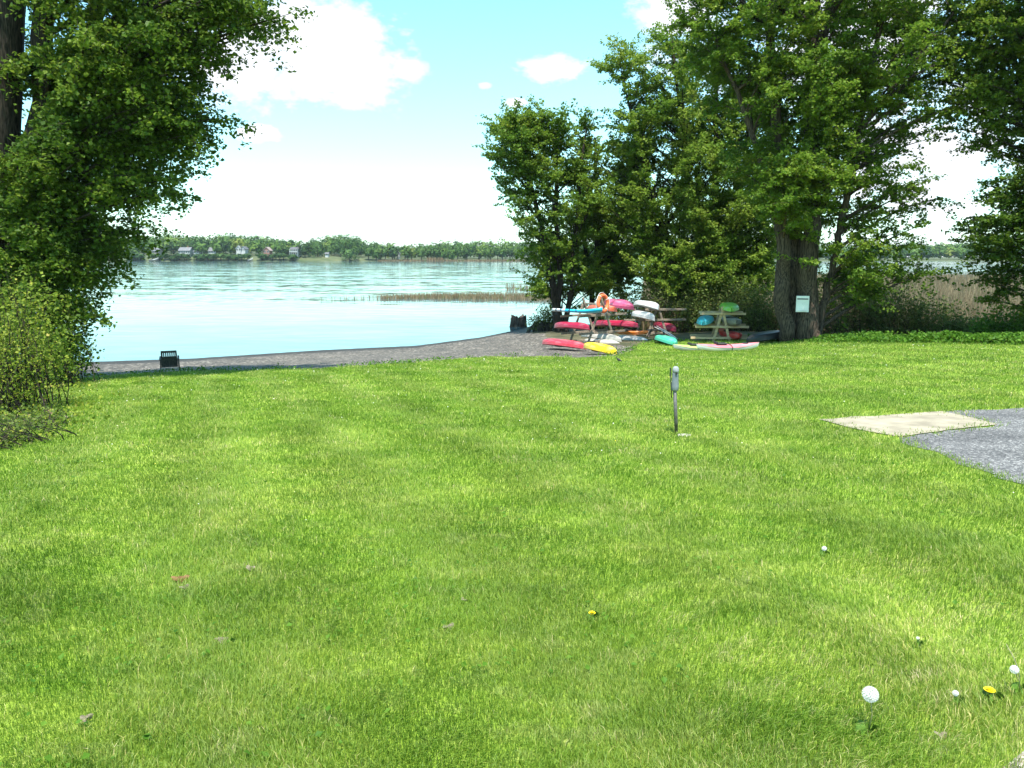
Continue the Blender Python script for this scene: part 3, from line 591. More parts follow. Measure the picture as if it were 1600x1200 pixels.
n = 260; px = 790+rng.random(n)*70; py = 452+rng.normal(0, 2, n); pts = np.array([wpt(a, b_) for a, b_ in zip(px, py)])
reeds('lake_reeds', pts[:, 0], pts[:, 1], np.full(n, ZW-.02), .6+.5*rng.random(n), .05, 'sparse reeds further out beside the shore tree', M['reed'])
# ------------------------------------------------------------------ kayaks, boards and their racks
def frame_matrix(A, B, up=Vector((0, 0, 1)), roll=0):
    A = Vector(A); B = Vector(B); x = (B-A).normalized(); y = up.cross(x).normalized(); z = x.cross(y)
    return Matrix.Translation((A+B)/2)@Matrix((x, y, z)).transposed().to_4x4()@Matrix.Rotation(roll, 4, 'X')
def kayak(A, B, W, H, hull, deck, label, up=True, roll=0, style='cockpit', group='kayaks stored by the racks', strap=None, name='kayak', fine=1.8, vee=.75):
    A = Vector(A); B = Vector(B); L = (B-A).length
    root = empty(name, (0, 0, 0), label, 'kayak' if name == 'kayak' else name.replace('_', ' '), group)
    root.matrix_world = frame_matrix(A, B, Vector((0, 0, 1)), roll+(0 if up else math.pi))
    n = 26; T = [-math.cos(math.pi*i/n) for i in range(n+1)]; T = [.45*t+.55*(-1+2*i/n) for i, t in enumerate(T)]
    bw = lambda t: max(.012, W/2*(1-abs(t)**fine)**.92)
    kz = lambda t: -H/2+.42*H*abs(t)**4
    sz = lambda t: H*(.12 if style != 'sit' else -.10)+(.26 if style != 'sit' else .36)*H*abs(t)**2.2
    hm = bmesh.new(); K = 12
    rows = []
    SEC = [(0, 0), (.42, .05), (.74, .17), (.93, .52), (1, 1)]; SEC = [(-y_, z_) for y_, z_ in SEC[:0:-1]]+SEC; K = 8
    for t in T:
        rows.append([hm.verts.new((t*L/2*(1+.03*(z_-1)*(abs(t) > .97)), bw(t)*y_, kz(t)+(sz(t)-kz(t))*z_)) for y_, z_ in SEC])
    for a, b_ in zip(rows, rows[1:]):
        for j in range(K): hm.faces.new((a[j], a[j+1], b_[j+1], b_[j])).smooth = False
    me = bpy.data.meshes.new('hull'); bmesh.ops.recalc_face_normals(hm, faces=hm.faces); hm.to_mesh(me); hm.free(); me.materials.append(hull); link('hull', me, root)
    dm = bmesh.new(); rows = []; KD = 10
    dz = lambda t, s: sz(t)+(H*.24*(1-abs(t)**3)*(1-s*s))+.012*H
    for t in T: rows.append([dm.verts.new((t*L/2, bw(t)*1.02*(-1+2*j/KD), dz(t, -1+2*j/KD))) for j in range(KD+1)])
    for i, (a, b_) in enumerate(zip(rows, rows[1:])):
        for j in range(KD):
            tm = (T[i]+T[i+1])/2
            if style == 'cockpit' and -.33 < tm < .12 and 2 <= j < KD-2: continue
            dm.faces.new((a[j], a[j+1], b_[j+1], b_[j])).smooth = True
    me = bpy.data.meshes.new('deck'); bmesh.ops.recalc_face_normals(dm, faces=dm.faces)
    dm.to_mesh(me); dm.free(); me.materials.append(deck); link('deck', me, root)
    if style == 'cockpit':
        MB().ring(Matrix.Translation((-.105*L/2, 0, sz(0)+H*.2)), 1, .018, 24, 6, .25*L/2, W*.33).build('cockpit_rim', M['black'], root)
        MB().box((-.2*L/2, 0, -.22*H), (.4, W*.45, .05), None, .015).box((-.33*L/2, 0, .05*H), (.05, W*.42, H*.5), None, .015).build('seat', M['black'], root)
    if style == 'sit':
        MB().box((-.22*L/2, 0, dz(-.2, 0)+.03), (.36, W*.5, .05), None, .02).box((-.38*L/2, 0, dz(-.38, 0)+.05), (.05, W*.5, .10), None, .02).build('seat', M['black'], root)
        MB().lathe([(.11, 0), (.11, .02), (.09, .03)], 12, (.55*L/2, 0, dz(.55, 0)-.01)).build('hatch', M['black'], root)
    if strap is not None:
        t = strap; pts = []
        for j in range(K+1):
            y_, z_ = SEC[j]; pts.append((t*L/2, 1.02*bw(t)*y_, kz(t)-.012+(sz(t)-kz(t)+.012)*z_))
        for j in range(KD, -1, -1): s = -1+2*j/KD; pts.append((t*L/2, bw(t)*1.05*s, dz(t, s)+.012))
        MB().tube(pts, .014, 5).build('strap', M['black'], root)
    for e in (-1, 1): MB().tube([(e*L*.475, -.03, sz(.95)+.03), (e*L*.49, 0, sz(.98)+.05), (e*L*.475, .03, sz(.95)+.03)], .009, 5).build('grab_handle', M['black'], root)
    return root
def beamed(parent, name, p, q, w_, h_, mat):
    o_ = Vector(parent.location); MB().beam(Vector(p)-o_, Vector(q)-o_, w_, h_).build(name, mat, parent)
def rack(label, C, p, k, sep, levels, apex, foot, bars, mat, cross=.06, top_over=0.0):
    """two A frames with cross arms; p: arm direction, k: boat direction"""
    C = Vector(C); p = Vector(p).normalized(); k = Vector(k).normalized(); Z_ = Vector((0, 0, 1))
    r = empty('boat_rack', C, label, 'boat rack', 'timber boat racks')
    for s in (-1, 1):
        c = C+k*sep*s; g = float(gz(c.x, c.y)); c.z = g
        for e in (-1, 1):
            dirv = (p*(-e*foot)+Z_*apex); a = c+p*e*foot-Z_*.03+k*.025*e; b_ = a+dirv*(1+top_over*(e > 0)); beamed(r, 'leg', a, b_+p*(-e)*.03, .05, .11, mat)
        for z, (l0, l1) in zip(levels, bars):
            for e in ((-1, 1) if False else (1,)): beamed(r, 'cross_arm', c+p*l0+Z_*z+k*.075, c+p*l1+Z_*z+k*.075, .045, .10, mat)
    beamed(r, 'ridge_beam', C-k*sep+Z_*(apex-.16), C+k*sep+Z_*(apex-.16), .05, .09, mat)
    return r
pk = {k: plastic('plastic_'+k, c) for k, c in dict(pinkred=(.62, .045, .075), crimson=(.42, .012, .055), pink=(.72, .10, .22), salmon=(.70, .13, .055), orange=(.80, .20, .012), yellow=(.82, .58, .012), cyan=(.012, .36, .52),
      aqua=(.015, .36, .42), mint=(.06, .50, .32), lime=(.20, .50, .03), limepale=(.44, .62, .16), white=(.68, .68, .66), cream=(.52, .49, .43), greyhull=(.44, .45, .44), camo=(.22, .21, .18), teal=(.05, .30, .30), red=(.55, .015, .02), rose=(.78, .20, .24), black=(.012, .013, .014), maroon=(.32, .015, .05)).items()}
C1 = gpos(926, 35.8)
rack('grey timber boat rack on the gravel, hung with the orange life ring', C1, (.8, .6, 0), (.6, -.8, 0), .62, [.10, .50, 1.30], 1.98, .85, [(-1.1, 1.2), (-1.45, 1.5), (-1.5, 1.5)], M['timber'], top_over=.08)
Yb = hit(905, 549.5).y
kayak(at(847, 533, Yb+1.9), at(916.5, 541, Yb), .66, .34, pk['pinkred'], pk['pinkred'], 'red kayak lying keel up on the gravel, lowest at the left end', up=False)
Yk = hit(945, 555).y
kayak(at(912, 538.5, Yk+2.1), at(964.5, 550, Yk), .64, .34, pk['yellow'], pk['yellow'], 'yellow kayak lying keel up in front of the grey rack', up=False)
kayak(at(866, 507.5, 35.9), at(921.5, 510.5, 33.8), .62, .36, pk['crimson'], pk['pinkred'], 'crimson kayak on the left middle arms of the grey rack', up=False)
kayak(at(924, 505, 38.0), at(998, 507, 35.6), .62, .36, pk['crimson'], pk['crimson'], 'long dark pink kayak through the middle of the grey rack', up=False)
kayak(at(917, 480.5, 37.5), at(964.5, 483, 35.2), .62, .32, pk['salmon'], pk['salmon'], 'salmon kayak on top of the grey rack behind the life ring', up=False)
kayak(at(944, 471.5, 38.4), at(991, 479.5, 36.2), .72, .40, pk['pink'], pk['crimson'], 'bright pink kayak on top of the grey rack right of the life ring', up=False, roll=.25)
kayak(at(908, 521.5, 37.0), at(971.5, 530, 35.0), .66, .34, pk['cream'], pk['cream'], 'scuffed whitish kayak low on the grey rack above another pale hull', up=False)
kayak(at(911, 531.5, 36.4), at(969, 537, 34.5), .64, .26, pk['cream'], pk['greyhull'], 'dirty pale kayak on the ground just behind the yellow one', up=False)
kayak(at(961, 518, 38.6), at(1013, 519, 36.4), .58, .28, pk['orange'], pk['orange'], 'orange kayak on the right of the grey rack above a white hull', up=True, style='sit')
kayak(at(964, 526.5, 38.), at(1013.5, 533, 35.6), .64, .32, pk['white'], pk['greyhull'], 'clean white hull lying on the grass under the orange kayak', up=False)
# paddle board with bands of blue, white and dark
m, nt, b, o = newmat('board_foam'); tc = N(nt, 'ShaderNodeTexCoord'); s_ = N(nt, 'ShaderNodeSeparateXYZ'); nt.links.new(tc.outputs['Object'], s_.inputs[0])
f_ = math_(nt, 'MULTIPLY_ADD', s_.outputs[0], .31, .5); cy = (.015, .42, .62)
r_ = ramp(nt, [(0, (.6, .62, .62)), (.15, (.05, .06, .07)), (.19, (.62, .66, .68)), (.27, (.05, .16, .26)), (.31, (.5, .62, .68)), (.38, cy), (.46, (.03, .06, .09)), (.49, cy), (.6, (.03, .20, .30)), (.63, cy)], 'CONSTANT')
nt.links.new(f_, r_.inputs['Fac']); nt.links.new(r_.outputs['Color'], b.inputs['Base Color']); b.inputs['Roughness'].default_value = .4; M['board'] = m
A = at(864, 484, 36.2); B_ = at(940.5, 488.5, 33.6); L_ = (B_-A).length
pb = empty('paddle_board', (0, 0, 0), 'cyan paddle board with white and dark bands, left top of the grey rack', 'paddle board'); pb.matrix_world = frame_matrix(A, B_, roll=-.12)
q = MB(); rr = []
for i in range(25):
    t = -1+2*i/24; hw = max(.01, .40*(1-abs(t)**3.2)**.6); zr = .16*max(0, t)**3
    rr.append([q.bm.verts.new((t*L_/2, hw*c_, zr+z_)) for c_, z_ in ((-1, 0), (-.9, .06), (0, .075), (.9, .06), (1, 0), (.9, -.06), (0, -.07), (-.9, -.06))])
for a, b_ in zip(rr, rr[1:]):
    for j in range(8): q.bm.faces.new((a[j], a[(j+1) % 8], b_[(j+1) % 8], b_[j])).smooth = True
q.bm.faces.new(rr[0]); q.bm.faces.new(rr[-1][::-1]); q.build('board', M['board'], pb)
MB().box((-L_*.42, 0, -.14), (.16, .012, .16), None, .004).build('fin', M['black'], pb)
# life ring
lc = at(942, 474, 34.9)
lr = empty('life_ring', lc, 'orange life ring hung on the top of the grey boat rack', 'life ring'); lr.rotation_euler = (R(80), R(14), R(38))
m_ = speck('ring_orange', (.62, .10, .03), (.74, .15, .05), 6, .6)
MB().ring(Matrix(), .31, .085, 32, 12, 1, 1.15).build('float_ring', m_, lr)
pts = [(.43*math.cos(a)*(1+.05*math.sin(4*a)), .48*math.sin(a)*(1+.05*math.sin(4*a)), 0) for a in [2*math.pi*i/40 for i in range(41)]]
MB().tube(pts, .012, 5).build('grab_rope', M['white_soft'], lr)
for a in (.8, 2.4, 3.9, 5.5):
    c = Vector((.31*math.cos(a), .357*math.sin(a), 0)); MB().ring(Matrix.Translation(c)@Matrix.Rotation(a, 4, 'Z')@Matrix.Rotation(math.pi/2, 4, 'X'), .092, .012, 16, 5).build('band', M['white_soft'], lr)
# middle rack behind
C3 = gpos(1018, 39.4)
rack('rough grey boat rack at the back, holding two white hulls', C3, (1, .12, 0), (.35, -.94, 0), .6, [.15, .82, 1.34], 1.62, .5, [(-.5, .7), (-1.2, 1.45), (-.7, 1.45)], M['timber'])
kayak(at(990, 474, 40.6), at(1030, 479, 38.2), .72, .42, pk['white'], pk['white'], 'big white hull upside down on top of the back rack', up=False, roll=-.2)
kayak(at(987, 489.5, 39.4), at(1023.5, 496.5, 37.), .66, .40, pk['white'], pk['white'], 'plain white hull on the lower arms of the back rack', up=False)
kayak(at(1021, 507, 40.6), at(1057, 514, 38.8), .66, .42, pk['maroon'], pk['crimson'], 'dark red kayak low behind the white poles', up=False)
g1 = hit(1026, 527); bn = empty('timber_trestle', g1, 'low brown timber trestle under the dark red kayak', 'trestle')
MB().box((0, 0, .36), (.95, .3, .05), None, .01).build('top', M['wood_dark'], bn)
for s_ in (-1, 1): MB().beam((s_*.42, -.12, 0), (s_*.3, 0, .35), .06, .08).beam((s_*.42, .12, 0), (s_*.3, 0, .35), .06, .08).build('support', M['wood_dark'], bn)
for k in range(2):
    a = at(1021+4*k, 510-k, 37.6); e = hit(1055+3*k, 529.5); A_ = Vector(a)-e
    pz = empty('white_pole', e, ['upper one of two white poles slanting down to the mint kayak', 'lower one of two white poles slanting down to the mint kayak'][1-k], 'pole')
    MB().tube([(0, 0, .02), A_*.5+Vector((0, 0, .04)), A_], .018, 7).build('shaft', M['white'], pz); MB().tube([A_*.97, A_*1.01], .024, 7).build('grip', M['black'], pz)
# small timber rack
h2 = hit(1128, 533); Y2 = h2.y; sc2 = Y2/1200
C2 = Vector((h2.x+.12, h2.y+.7, h2.z)); C2.z = float(gz(C2.x, C2.y)); kd = Vector((-.2, -.98, 0)).normalized(); pd = Vector((1, -.05, 0))
rack('new pale timber boat rack with four short kayaks beside the huge maple', C2, pd, kd, .68, [.14, 22.5*sc2, 43*sc2], 55*sc2, 12.6*sc2, [(-48*sc2, 45*sc2), (-41.5*sc2, 41.5*sc2), (-35*sc2, 36*sc2)], M['timber_new'])
def endon(px, py, L, W, H, hull, deck, label, up, Yf, dx=.2, **kw):
    f = Vector(at(px, py, Yf)); b_ = f+Vector((dx, 1, 0)).normalized()*L; kayak(b_, f, W, H, hull, deck, label, up=up, **kw)
Yf = Y2-.55
endon(1143, 482.5, 2.5, .78, .34, pk['lime'], pk['lime'], 'lime green kayak alone on the top arm of the small rack', False, Yf, .2, fine=4)
endon(1098, 503.5, 2.5, .66, .34, pk['aqua'], pk['aqua'], 'turquoise kayak on the left middle arm of the small rack', False, Yf, .35, fine=5)
endon(1151, 505, 2.5, .74, .40, pk['camo'], pk['white_soft'] if 'white_soft' in pk else pk['cream'], 'grey brown kayak on the right middle arm of the small rack', True, Yf, .1, fine=3.2)
endon(1156, 526.5, 2.5, .66, .38, pk['red'], pk['red'], 'bright red kayak bow out on the bottom right of the small rack', True, Yf, -.05, fine=3.4)
h = hit(1056, 541); endon(1056, 535.5, 2.4, .64, .30, pk['mint'], pk['mint'], 'mint green kayak nose on at the foot of the white poles', False, h.y, -.15, fine=3)
h = hit(1075, 549); kayak(at(1051, 541.5, h.y+.05), at(1134, 542, h.y+.5), .62, .34, pk['greyhull'], pk['limepale'], 'grey hulled kayak with pale lime deck behind the pink and white one', style='sit')
h = hit(1140, 549); kayak(at(1087.5, 541.5, h.y), at(1186, 539, h.y+.35), .66, .36, pk['white'], pk['rose'], 'pink topped kayak with white hull and a black strap on the lawn edge', style='sit', strap=0.03)
kayak(at(1166, 531, Y4-.6), at(1226, 521, Y4+.9), .8, .42, pk['black'], pk['black'], 'black upturned canoe leaning against the huge maple trunk', up=False, style='none', name='canoe', group=None)

# notice on the maple trunk
YS = Y4-.52; pw, ph = 19.*YS/1200, 25.*YS/1200; nc = at(1254, 475, YS)
nb_ = empty('notice_board', nc, 'white printed notice with a dark header nailed to the huge maple', 'notice'); nb_.rotation_euler = (R(-2), 0, R(-14))
MB().box((0, .012, 0), (pw, .02, ph), None, .003).build('panel', M['white'], nb_)
MB().box((0, -.001, ph*.31), (pw*.86, .004, ph*.075), None).build('header', M['ink'], nb_)
q = MB().box((0, -.001, ph*.42), (pw*.45, .004, ph*.025))
for k in range(9): q.box((-.02*pw*(k % 3), -.001, ph*(.2-.062*k)), (pw*(.8-.06*(k % 3)), .003, ph*.018))
q.build('text_lines', M['greyink'], nb_); MB().lathe([(.012, 0), (.012, .004)], 8).build('emblem', M['ink'], nb_)
o_ = nb_.children[-1]; o_.rotation_euler = (R(90), 0, 0); o_.location = (0, 0, -ph*.42)
MB().box((0, .12, .0), (.06, .2, .5)).build('batten', M['wood_dark'], nb_)

# weathered stumps
def stump(name, label, base, r, h, mat):
    bm = bmesh.new(); n = 30; rows = []
    ph_ = rng.random()*9
    for i in range(9):
        t = i/8; row = []
        for k in range(n):
            a = 2*math.pi*k/n; fl = 1+.30*(1-t)**2.5*(.6+.5*math.sin(5*a+ph_))+.10*math.sin(3*a+ph_)+.07*math.sin(11*a+ph_*2)*(1-.3*t)
            row.append(bm.verts.new((r*fl*math.cos(a), r*.85*fl*math.sin(a), -.25+(h+.25)*t*(1+.10*math.sin(4*a+ph_)*t+.10*math.sin(13*a+2*ph_)*t+.07*math.sin(7*a)*t))))
        rows.append(row)
    for a, b_ in zip(rows, rows[1:]):
        for k in range(n): bm.faces.new((a[k], a[(k+1) % n], b_[(k+1) % n], b_[k]))
    c = bm.verts.new((0, 0, h*.82)); top = rows[-1]
    for k in range(n): bm.faces.new((top[k], top[(k+1) % n], c))
    me = bpy.data.meshes.new(name); bmesh.ops.recalc_face_normals(bm, faces=bm.faces); bm.to_mesh(me); bm.free(); me.materials.append(mat)
    return tag(link(name, me, None, base), label, 'stump')
wx, wy = wpt(811, 511); stump('tree_stump', 'weathered dark stump standing in the shallow water', (wx, wy+.3, ZW), .50, .66, M['stump'])
p = hit(874, 505); stump('tree_stump', 'squat brown stump behind the paddle board end', p, .34, .62, M['bark_light'])
tg = empty('root_mass', gpos(846, 44.6), 'dark tangle of roots under the shore bush', 'roots'); ps = []
for k in range(26):
    a = rng.random()*6.28; l_ = .3+.6*rng.random(); ps.append((np.array([[0, 0, .25+.3*rng.random()], [math.cos(a)*l_*.5, math.sin(a)*l_*.3, .3+.25*rng.random()], [math.cos(a)*l_, math.sin(a)*l_*.6, -.1]]), np.array([.06, .05, .03])))
v_, f_ = tubes(ps, 6); link('roots', mesh_np('roots', v_, [f_], M['stump'], smooth=True), tg)

# grey capped post in the lawn
M['cap'] = speck('weathered_cap', (.20, .215, .225), (.34, .355, .36), 20, .5)
pb_ = hit(1057, 677); up_ = at(1053, 576, pb_.y); Hh = up_.z-pb_.z
po = empty('utility_post', pb_, 'grey metal post with a rounded grey cover in the lawn', 'post'); lean = Vector((up_.x-pb_.x, 0, Hh))
MB().tube([(0, 0, -.06), lean*.3, lean*.68], .0225, 10).build('pole', M['metal'], po)
c_ = MB().lathe([(.033, .0), (.047, .02), (.049, .07), (.041, .15), (.038, .22), (.038, .25)], 14, sy=.8).build('cover', M['grey_cover'], po); c_.location = lean*.655
c_ = MB().lathe([(.039, 0), (.042, .03), (.037, .06), (.024, .078), (.005, .083)], 14, sy=.85).build('cap', M['cap'], po); c_.location = lean*.655+Vector((.002, 0, .235))
c_ = MB().lathe([(.014, 0), (.014, .008)], 10).build('socket', M['black'], po); c_.rotation_euler = (R(90), 0, 0); c_.location = lean*.655+Vector((.004, -.036, .232))
MB().tube([lean*.55+Vector((-.045, 0, 0)), lean*.8+Vector((-.045, 0, .0)), lean+Vector((-.045, 0, .01))], .006, 6).box(lean*.95+Vector((-.046, 0, 0)), (.014, .02, .1)).build('cable', M['black'], po)
st = hit(1069, 681); tag(MB().lathe([(.07, -.03), (.10, -.01), (.09, .012), (.04, .02)], 11, sy=.7, wob=.3).build('flat_stone', M['wood_pale'], None, st), 'flat pale stone in the grass at the foot of the grey post', 'stone')

# garden chair facing the lake
ch = hit(266, 582); S = ch.y/1200
c0 = empty('garden_chair', ch, 'dark slatted garden chair facing the lake at the lawn edge', 'chair', rz=R(23))
c0.scale = (1, 1, 1.1); hb = 24*S; q = MB()
for k in range(8):
    xx = (-.5+k/7)*21.5*S*.98; q.beam((xx, .12, 7.5*S), (xx*.98, -.10, 29*S), 1.9*S if k % 7 else 2.6*S, .012, .002)
q.beam((-11.5*S, -.115, 30.5*S), (11.5*S, -.115, 30.5*S), .022, 3.2*S, .006).beam((-11.5*S, .03, 18*S), (11.5*S, .03, 18*S), .03, 1.6*S, .004).beam((-11.5*S, .115, 8*S), (11.5*S, .115, 8*S), .03, 2*S, .004)
q.box((0, .045, 16.5*S), (20*S, .008, 15*S), Matrix.Rotation(R(24), 3, 'X')); q.build('backrest', M['wood_dark'], c0)
q = MB()
for k in range(6): q.box((0, .16+.09*k, (9.5+.9*k)*S), (23*S, .07, .02), Matrix.Rotation(R(8), 3, 'X'), .003)
q.build('seat', M['wood_dark'], c0)
for s_ in (-1, 1):
    MB().beam((s_*13.2*S, -.08, 19*S), (s_*13.2*S, .55, 21*S), 2.8*S, .025).build('armrest', M['wood_dark'], c0)
    MB().beam((s_*13.6*S, .5, 0), (s_*13.2*S, .5, 20.5*S), .04, .07).build('leg', M['wood_dark'], c0)
    MB().beam((s_*13.4*S, -.06, 0), (s_*12.8*S, .0, 19*S), .03, .05).build('leg', M['wood_dark'], c0)
q = MB().beam((-14*S, -.12, 2.6*S), (14*S, -.12, 2.6*S), .035, 1.5*S).beam((-13*S, -.12, 7.0*S), (13*S, -.12, 7.0*S), .035, 1.4*S)
for s_ in (-1, 1): q.beam((s_*13.6*S, -.12, 1.2*S), (s_*12.2*S, -.12, 6.8*S), .035, 1.4*S).beam((s_*14*S, -.1, 1.4*S), (s_*14*S, .5, 1.4*S), .035, 1.4*S)
q.build('base_frame', M['wood_pale'], c0)

# small black bird on the lawn
bp_ = hit(967, 567); s = bp_.y/1200*1.0
bd = empty('bird', bp_, 'small black bird standing on the lawn before the racks', 'bird', rz=R(150)); bd.scale = (1, 1, 1)
prof = [(-.11, .045, .006), (-.07, .065, .014), (-.03, .08, .032), (.01, .095, .04), (.045, .115, .032), (.062, .138, .022), (.078, .148, .021), (.094, .148, .012), (.115, .144, .002)]
MB().tube([(a, 0, z_) for a, z_, r_ in prof], [r_ for a, z_, r_ in prof], 10).build('body', M['black'], bd)
for s_ in (-1, 1): MB().tube([(.0, s_*.015, .065), (.005, s_*.015, .03), (.0, s_*.015, .002), (.025, s_*.017, .001)], .003, 5).build('leg', M['black'], bd)

# flowers and litter in the lawn
M['seed'] = speck('seed_fluff', (.62, .62, .60), (.74, .74, .72), 40, .9); M['petal'] = speck('yellow_petal', (.75, .52, .005), (.85, .65, .01), 60, .6)
M['stalk'] = speck('flower_stalk', (.14, .20, .05), (.24, .20, .10), 30, .6); M['dry'] = speck('dry_leaf', (.27, .23, .15), (.42, .37, .26), 30, .8); M['brown'] = speck('brown_leaf', (.24, .125, .05), (.38, .22, .10), 30, .7)
M['rosette'] = speck('rosette_leaf', (.05, .12, .012), (.10, .20, .02), 30, .5)
hash_ = lambda v: (math.sin(v*12.9898)*43758.5453) % 1.
def dandelion(base, head, r, kind, label):
    base = Vector(base); H_ = Vector(head)-base; rt = empty('dandelion', base, label, 'dandelion')
    MB().tube([(0, 0, -.01), H_*.5+Vector((.012, 0, 0)), H_-Vector((0, 0, r*.2))], .0022, 6).build('stalk', M['stalk'], rt)
    if kind == 'clock':
        q = MB(); k = 130
        for i in range(k):
            z_ = 1-2*(i+.5)/k; a = i*2.39996; d = Vector((math.sqrt(1-z_*z_)*math.cos(a), math.sqrt(1-z_*z_)*math.sin(a), z_))
            u_ = d.orthogonal().normalized(); v_ = d.cross(u_); e = H_+d*r*.78
            q.bm.faces.new([q.bm.verts.new(H_+d*r*.2+u_*r*.012), q.bm.verts.new(H_+d*r*.2-u_*r*.012), q.bm.verts.new(e)])
            for j in range(4):
                b_ = j*math.pi/4+i; w_ = math.cos(b_)*u_+math.sin(b_)*v_; x_ = d.cross(w_)
                q.bm.faces.new([q.bm.verts.new(e+x_*r*.03), q.bm.verts.new(e+w_*r*.22+d*r*.2), q.bm.verts.new(e-x_*r*.03), q.bm.verts.new(e-w_*r*.22+d*r*.2)])
        q.build('seed_head', M['seed'], rt); MB().lathe([(r*.05, -r*.2), (r*.2, -r*.1), (r*.22, r*.08), (r*.08, r*.2)], 10, H_).build('core', M['stalk'], rt)
    else:
        q = MB()
        for ring_, (k, el_, rr_) in enumerate(((26, 18, 1.), (24, 40, .85), (20, 60, .7), (14, 76, .6))):
            for i in range(k):
                a = 2*math.pi*i/k+ring_; d = Vector((math.cos(a)*math.cos(R(el_)), math.sin(a)*math.cos(R(el_)), math.sin(R(el_)))); s_ = Vector((-math.sin(a), math.cos(a), 0))*r*.1
                q.face([H_-s_*.5, H_+s_*.5, H_+d*r*rr_+s_, H_+d*r*rr_-s_])
        q.lathe([(r*.5, .0), (r*.45, r*.25), (r*.2, r*.4)], 12, H_)
        q.build('petals', M['petal'], rt)
    q = MB()
    for i in range(9):
        a = i*.72+hash_(base.x*7+i)*.5; L_ = min(.05, r*(1.5+1.0*hash_(base.y*5+i))); d = Vector((math.cos(a), math.sin(a), 0)); s_ = Vector((-d.y, d.x, 0))*L_*.14
        pts = [Vector((0, 0, .015)), d*L_*.4+s_*.6+Vector((0, 0, .03)), d*L_*.8+s_+Vector((0, 0, .025)), d*L_+Vector((0, 0, .02)), d*L_*.8-s_+Vector((0, 0, .04)), d*L_*.4-s_*.6+Vector((0, 0, .045))]; q.face(pts)
    q.build('rosette', M['rosette'], rt)
    return rt
def dn(hx, hy, bx_, by_, rpx, kind, label):
    b_ = hit(bx_, by_); hd_ = at(hx, hy, b_.y); dandelion(b_, hd_, rpx*(hd_-Vector((0, 0, EYE))).length/1200, kind, label)
dn(1360, 1085, 1355, 1150, 11.0, 'clock', 'large round white dandelion clock at the lower right of the lawn')
dn(1585, 1046, 1592, 1085, 5.5, 'clock', 'half open white dandelion clock at the right edge by a dry stalk')
dn(1493, 1083, 1497, 1105, 4, 'clock', 'ragged dandelion clock just left of the yellow flower')
dn(1288, 857, 1287, 872, 3.6, 'clock', 'small dandelion clock in the mid lawn on the right')
dn(1434, 997, 1436, 1015, 2.2, 'clock', 'tiny dandelion clock above and right of the large one')
dn(1546, 1080, 1550, 1098, 7, 'flower', 'yellow dandelion flower near the lower right corner')
dn(925, 959, 926, 970, 5.5, 'flower', 'yellow dandelion flower alone in the middle of the lawn')
def leaf_obj(px, py, s, mat, label, lob=5, rz=0, tilt=.35):
    p_ = hit(px, py); bm = bmesh.new(); n = 40; c = bm.verts.new((0, 0, .006)); vs = []
    for i in range(n):
        a = 2*math.pi*i/n; r_ = s*(.55+.45*abs(math.cos(lob*a/2))**.8); vs.append(bm.verts.new((r_*math.cos(a), r_*math.sin(a)*.75, .25*s*math.sin(2*a+1)+.15*s*math.cos(3*a))))
    for i in range(n): bm.faces.new((vs[i], vs[(i+1) % n], c))
    me = bpy.data.meshes.new('dead_leaf'); bmesh.ops.solidify(bm, geom=bm.faces[:], thickness=.0012); bm.to_mesh(me); bm.free(); me.materials.append(mat)
    o = tag(link('dead_leaf', me, None, p_+Vector((0, 0, .026))), label, 'leaf'); o.rotation_euler = (tilt, .2, rz); return o
leaf_obj(281, 911, .052, M['brown'], 'curled orange brown leaf on the left of the lawn', 5, .6, .35)
leaf_obj(288, 926, .034, M['dry'], 'pale leaf scrap just below the orange brown leaf', 3, 1.2)
leaf_obj(391, 894, .030, M['dry'], 'small whitish leaf up and right of the brown leaf', 3, .2)
leaf_obj(135, 1133, .028, M['dry'], 'whitish leaf scrap in the lower left corner of the lawn', 3, 1.3, .9)
leaf_obj(346, 1008, .030, M['dry'], 'pale leaf below the brown leaf in the near lawn', 4, .4)
leaf_obj(700, 989, .036, M['dry'], 'pale crumpled leaf near the centre of the lawn', 4, .9)
leaf_obj(725, 946, .026, M['dry'], 'straw coloured leaf scrap above the crumpled central leaf', 3, 2)
leaf_obj(1468, 1158, .026, M['dry'], 'pale scrap of leaf near the gravel corner', 3, .3)
e_ = hit(1594, 1075); A_ = at(1572, 1006, e_.y)-e_; q = empty('dry_stalk', e_, 'dry curved grass stalk at the right edge of the lawn', 'grass stalk')
MB().tube([(0, 0, 0), A_*.35+Vector((.012, 0, .01)), A_*.7+Vector((.012, 0, 0)), A_], [.002, .0018, .0014, .001], 6).build('stem', M['dry'], q)
# clover heads and fallen petals: specks nobody could count
n = 1000; rr = 5.5+rng.random(n)**.8*24; a = (rng.random(n)*2-1)*R(36); x = rr*np.sin(a); y = rr*np.cos(a); k = keep_lawn(x, y) & (fbm(x*.5+7, y*.5, 3) > .47); x = x[k]; y = y[k]; n = len(x)
M['speck'] = leafmat('clover_head', [(0, (.7, .7, .62)), (.7, (.75, .74, .6)), (1, (.75, .62, .05))], .3, .8)
tag(link('clover_flowers', leaf_mesh('clover_flowers', np.stack([x, y, gz(x, y)+.06], 1), unit(rng.normal(0, .5, (n, 3))+np.array([0, 0, 1])), .012*(.7+.6*rng.random(n))*np.maximum(1, (y/7))**.7, rng.random(n), M['speck'], 1.1)), 'tiny white and yellow clover heads scattered through the lawn', kind='stuff')

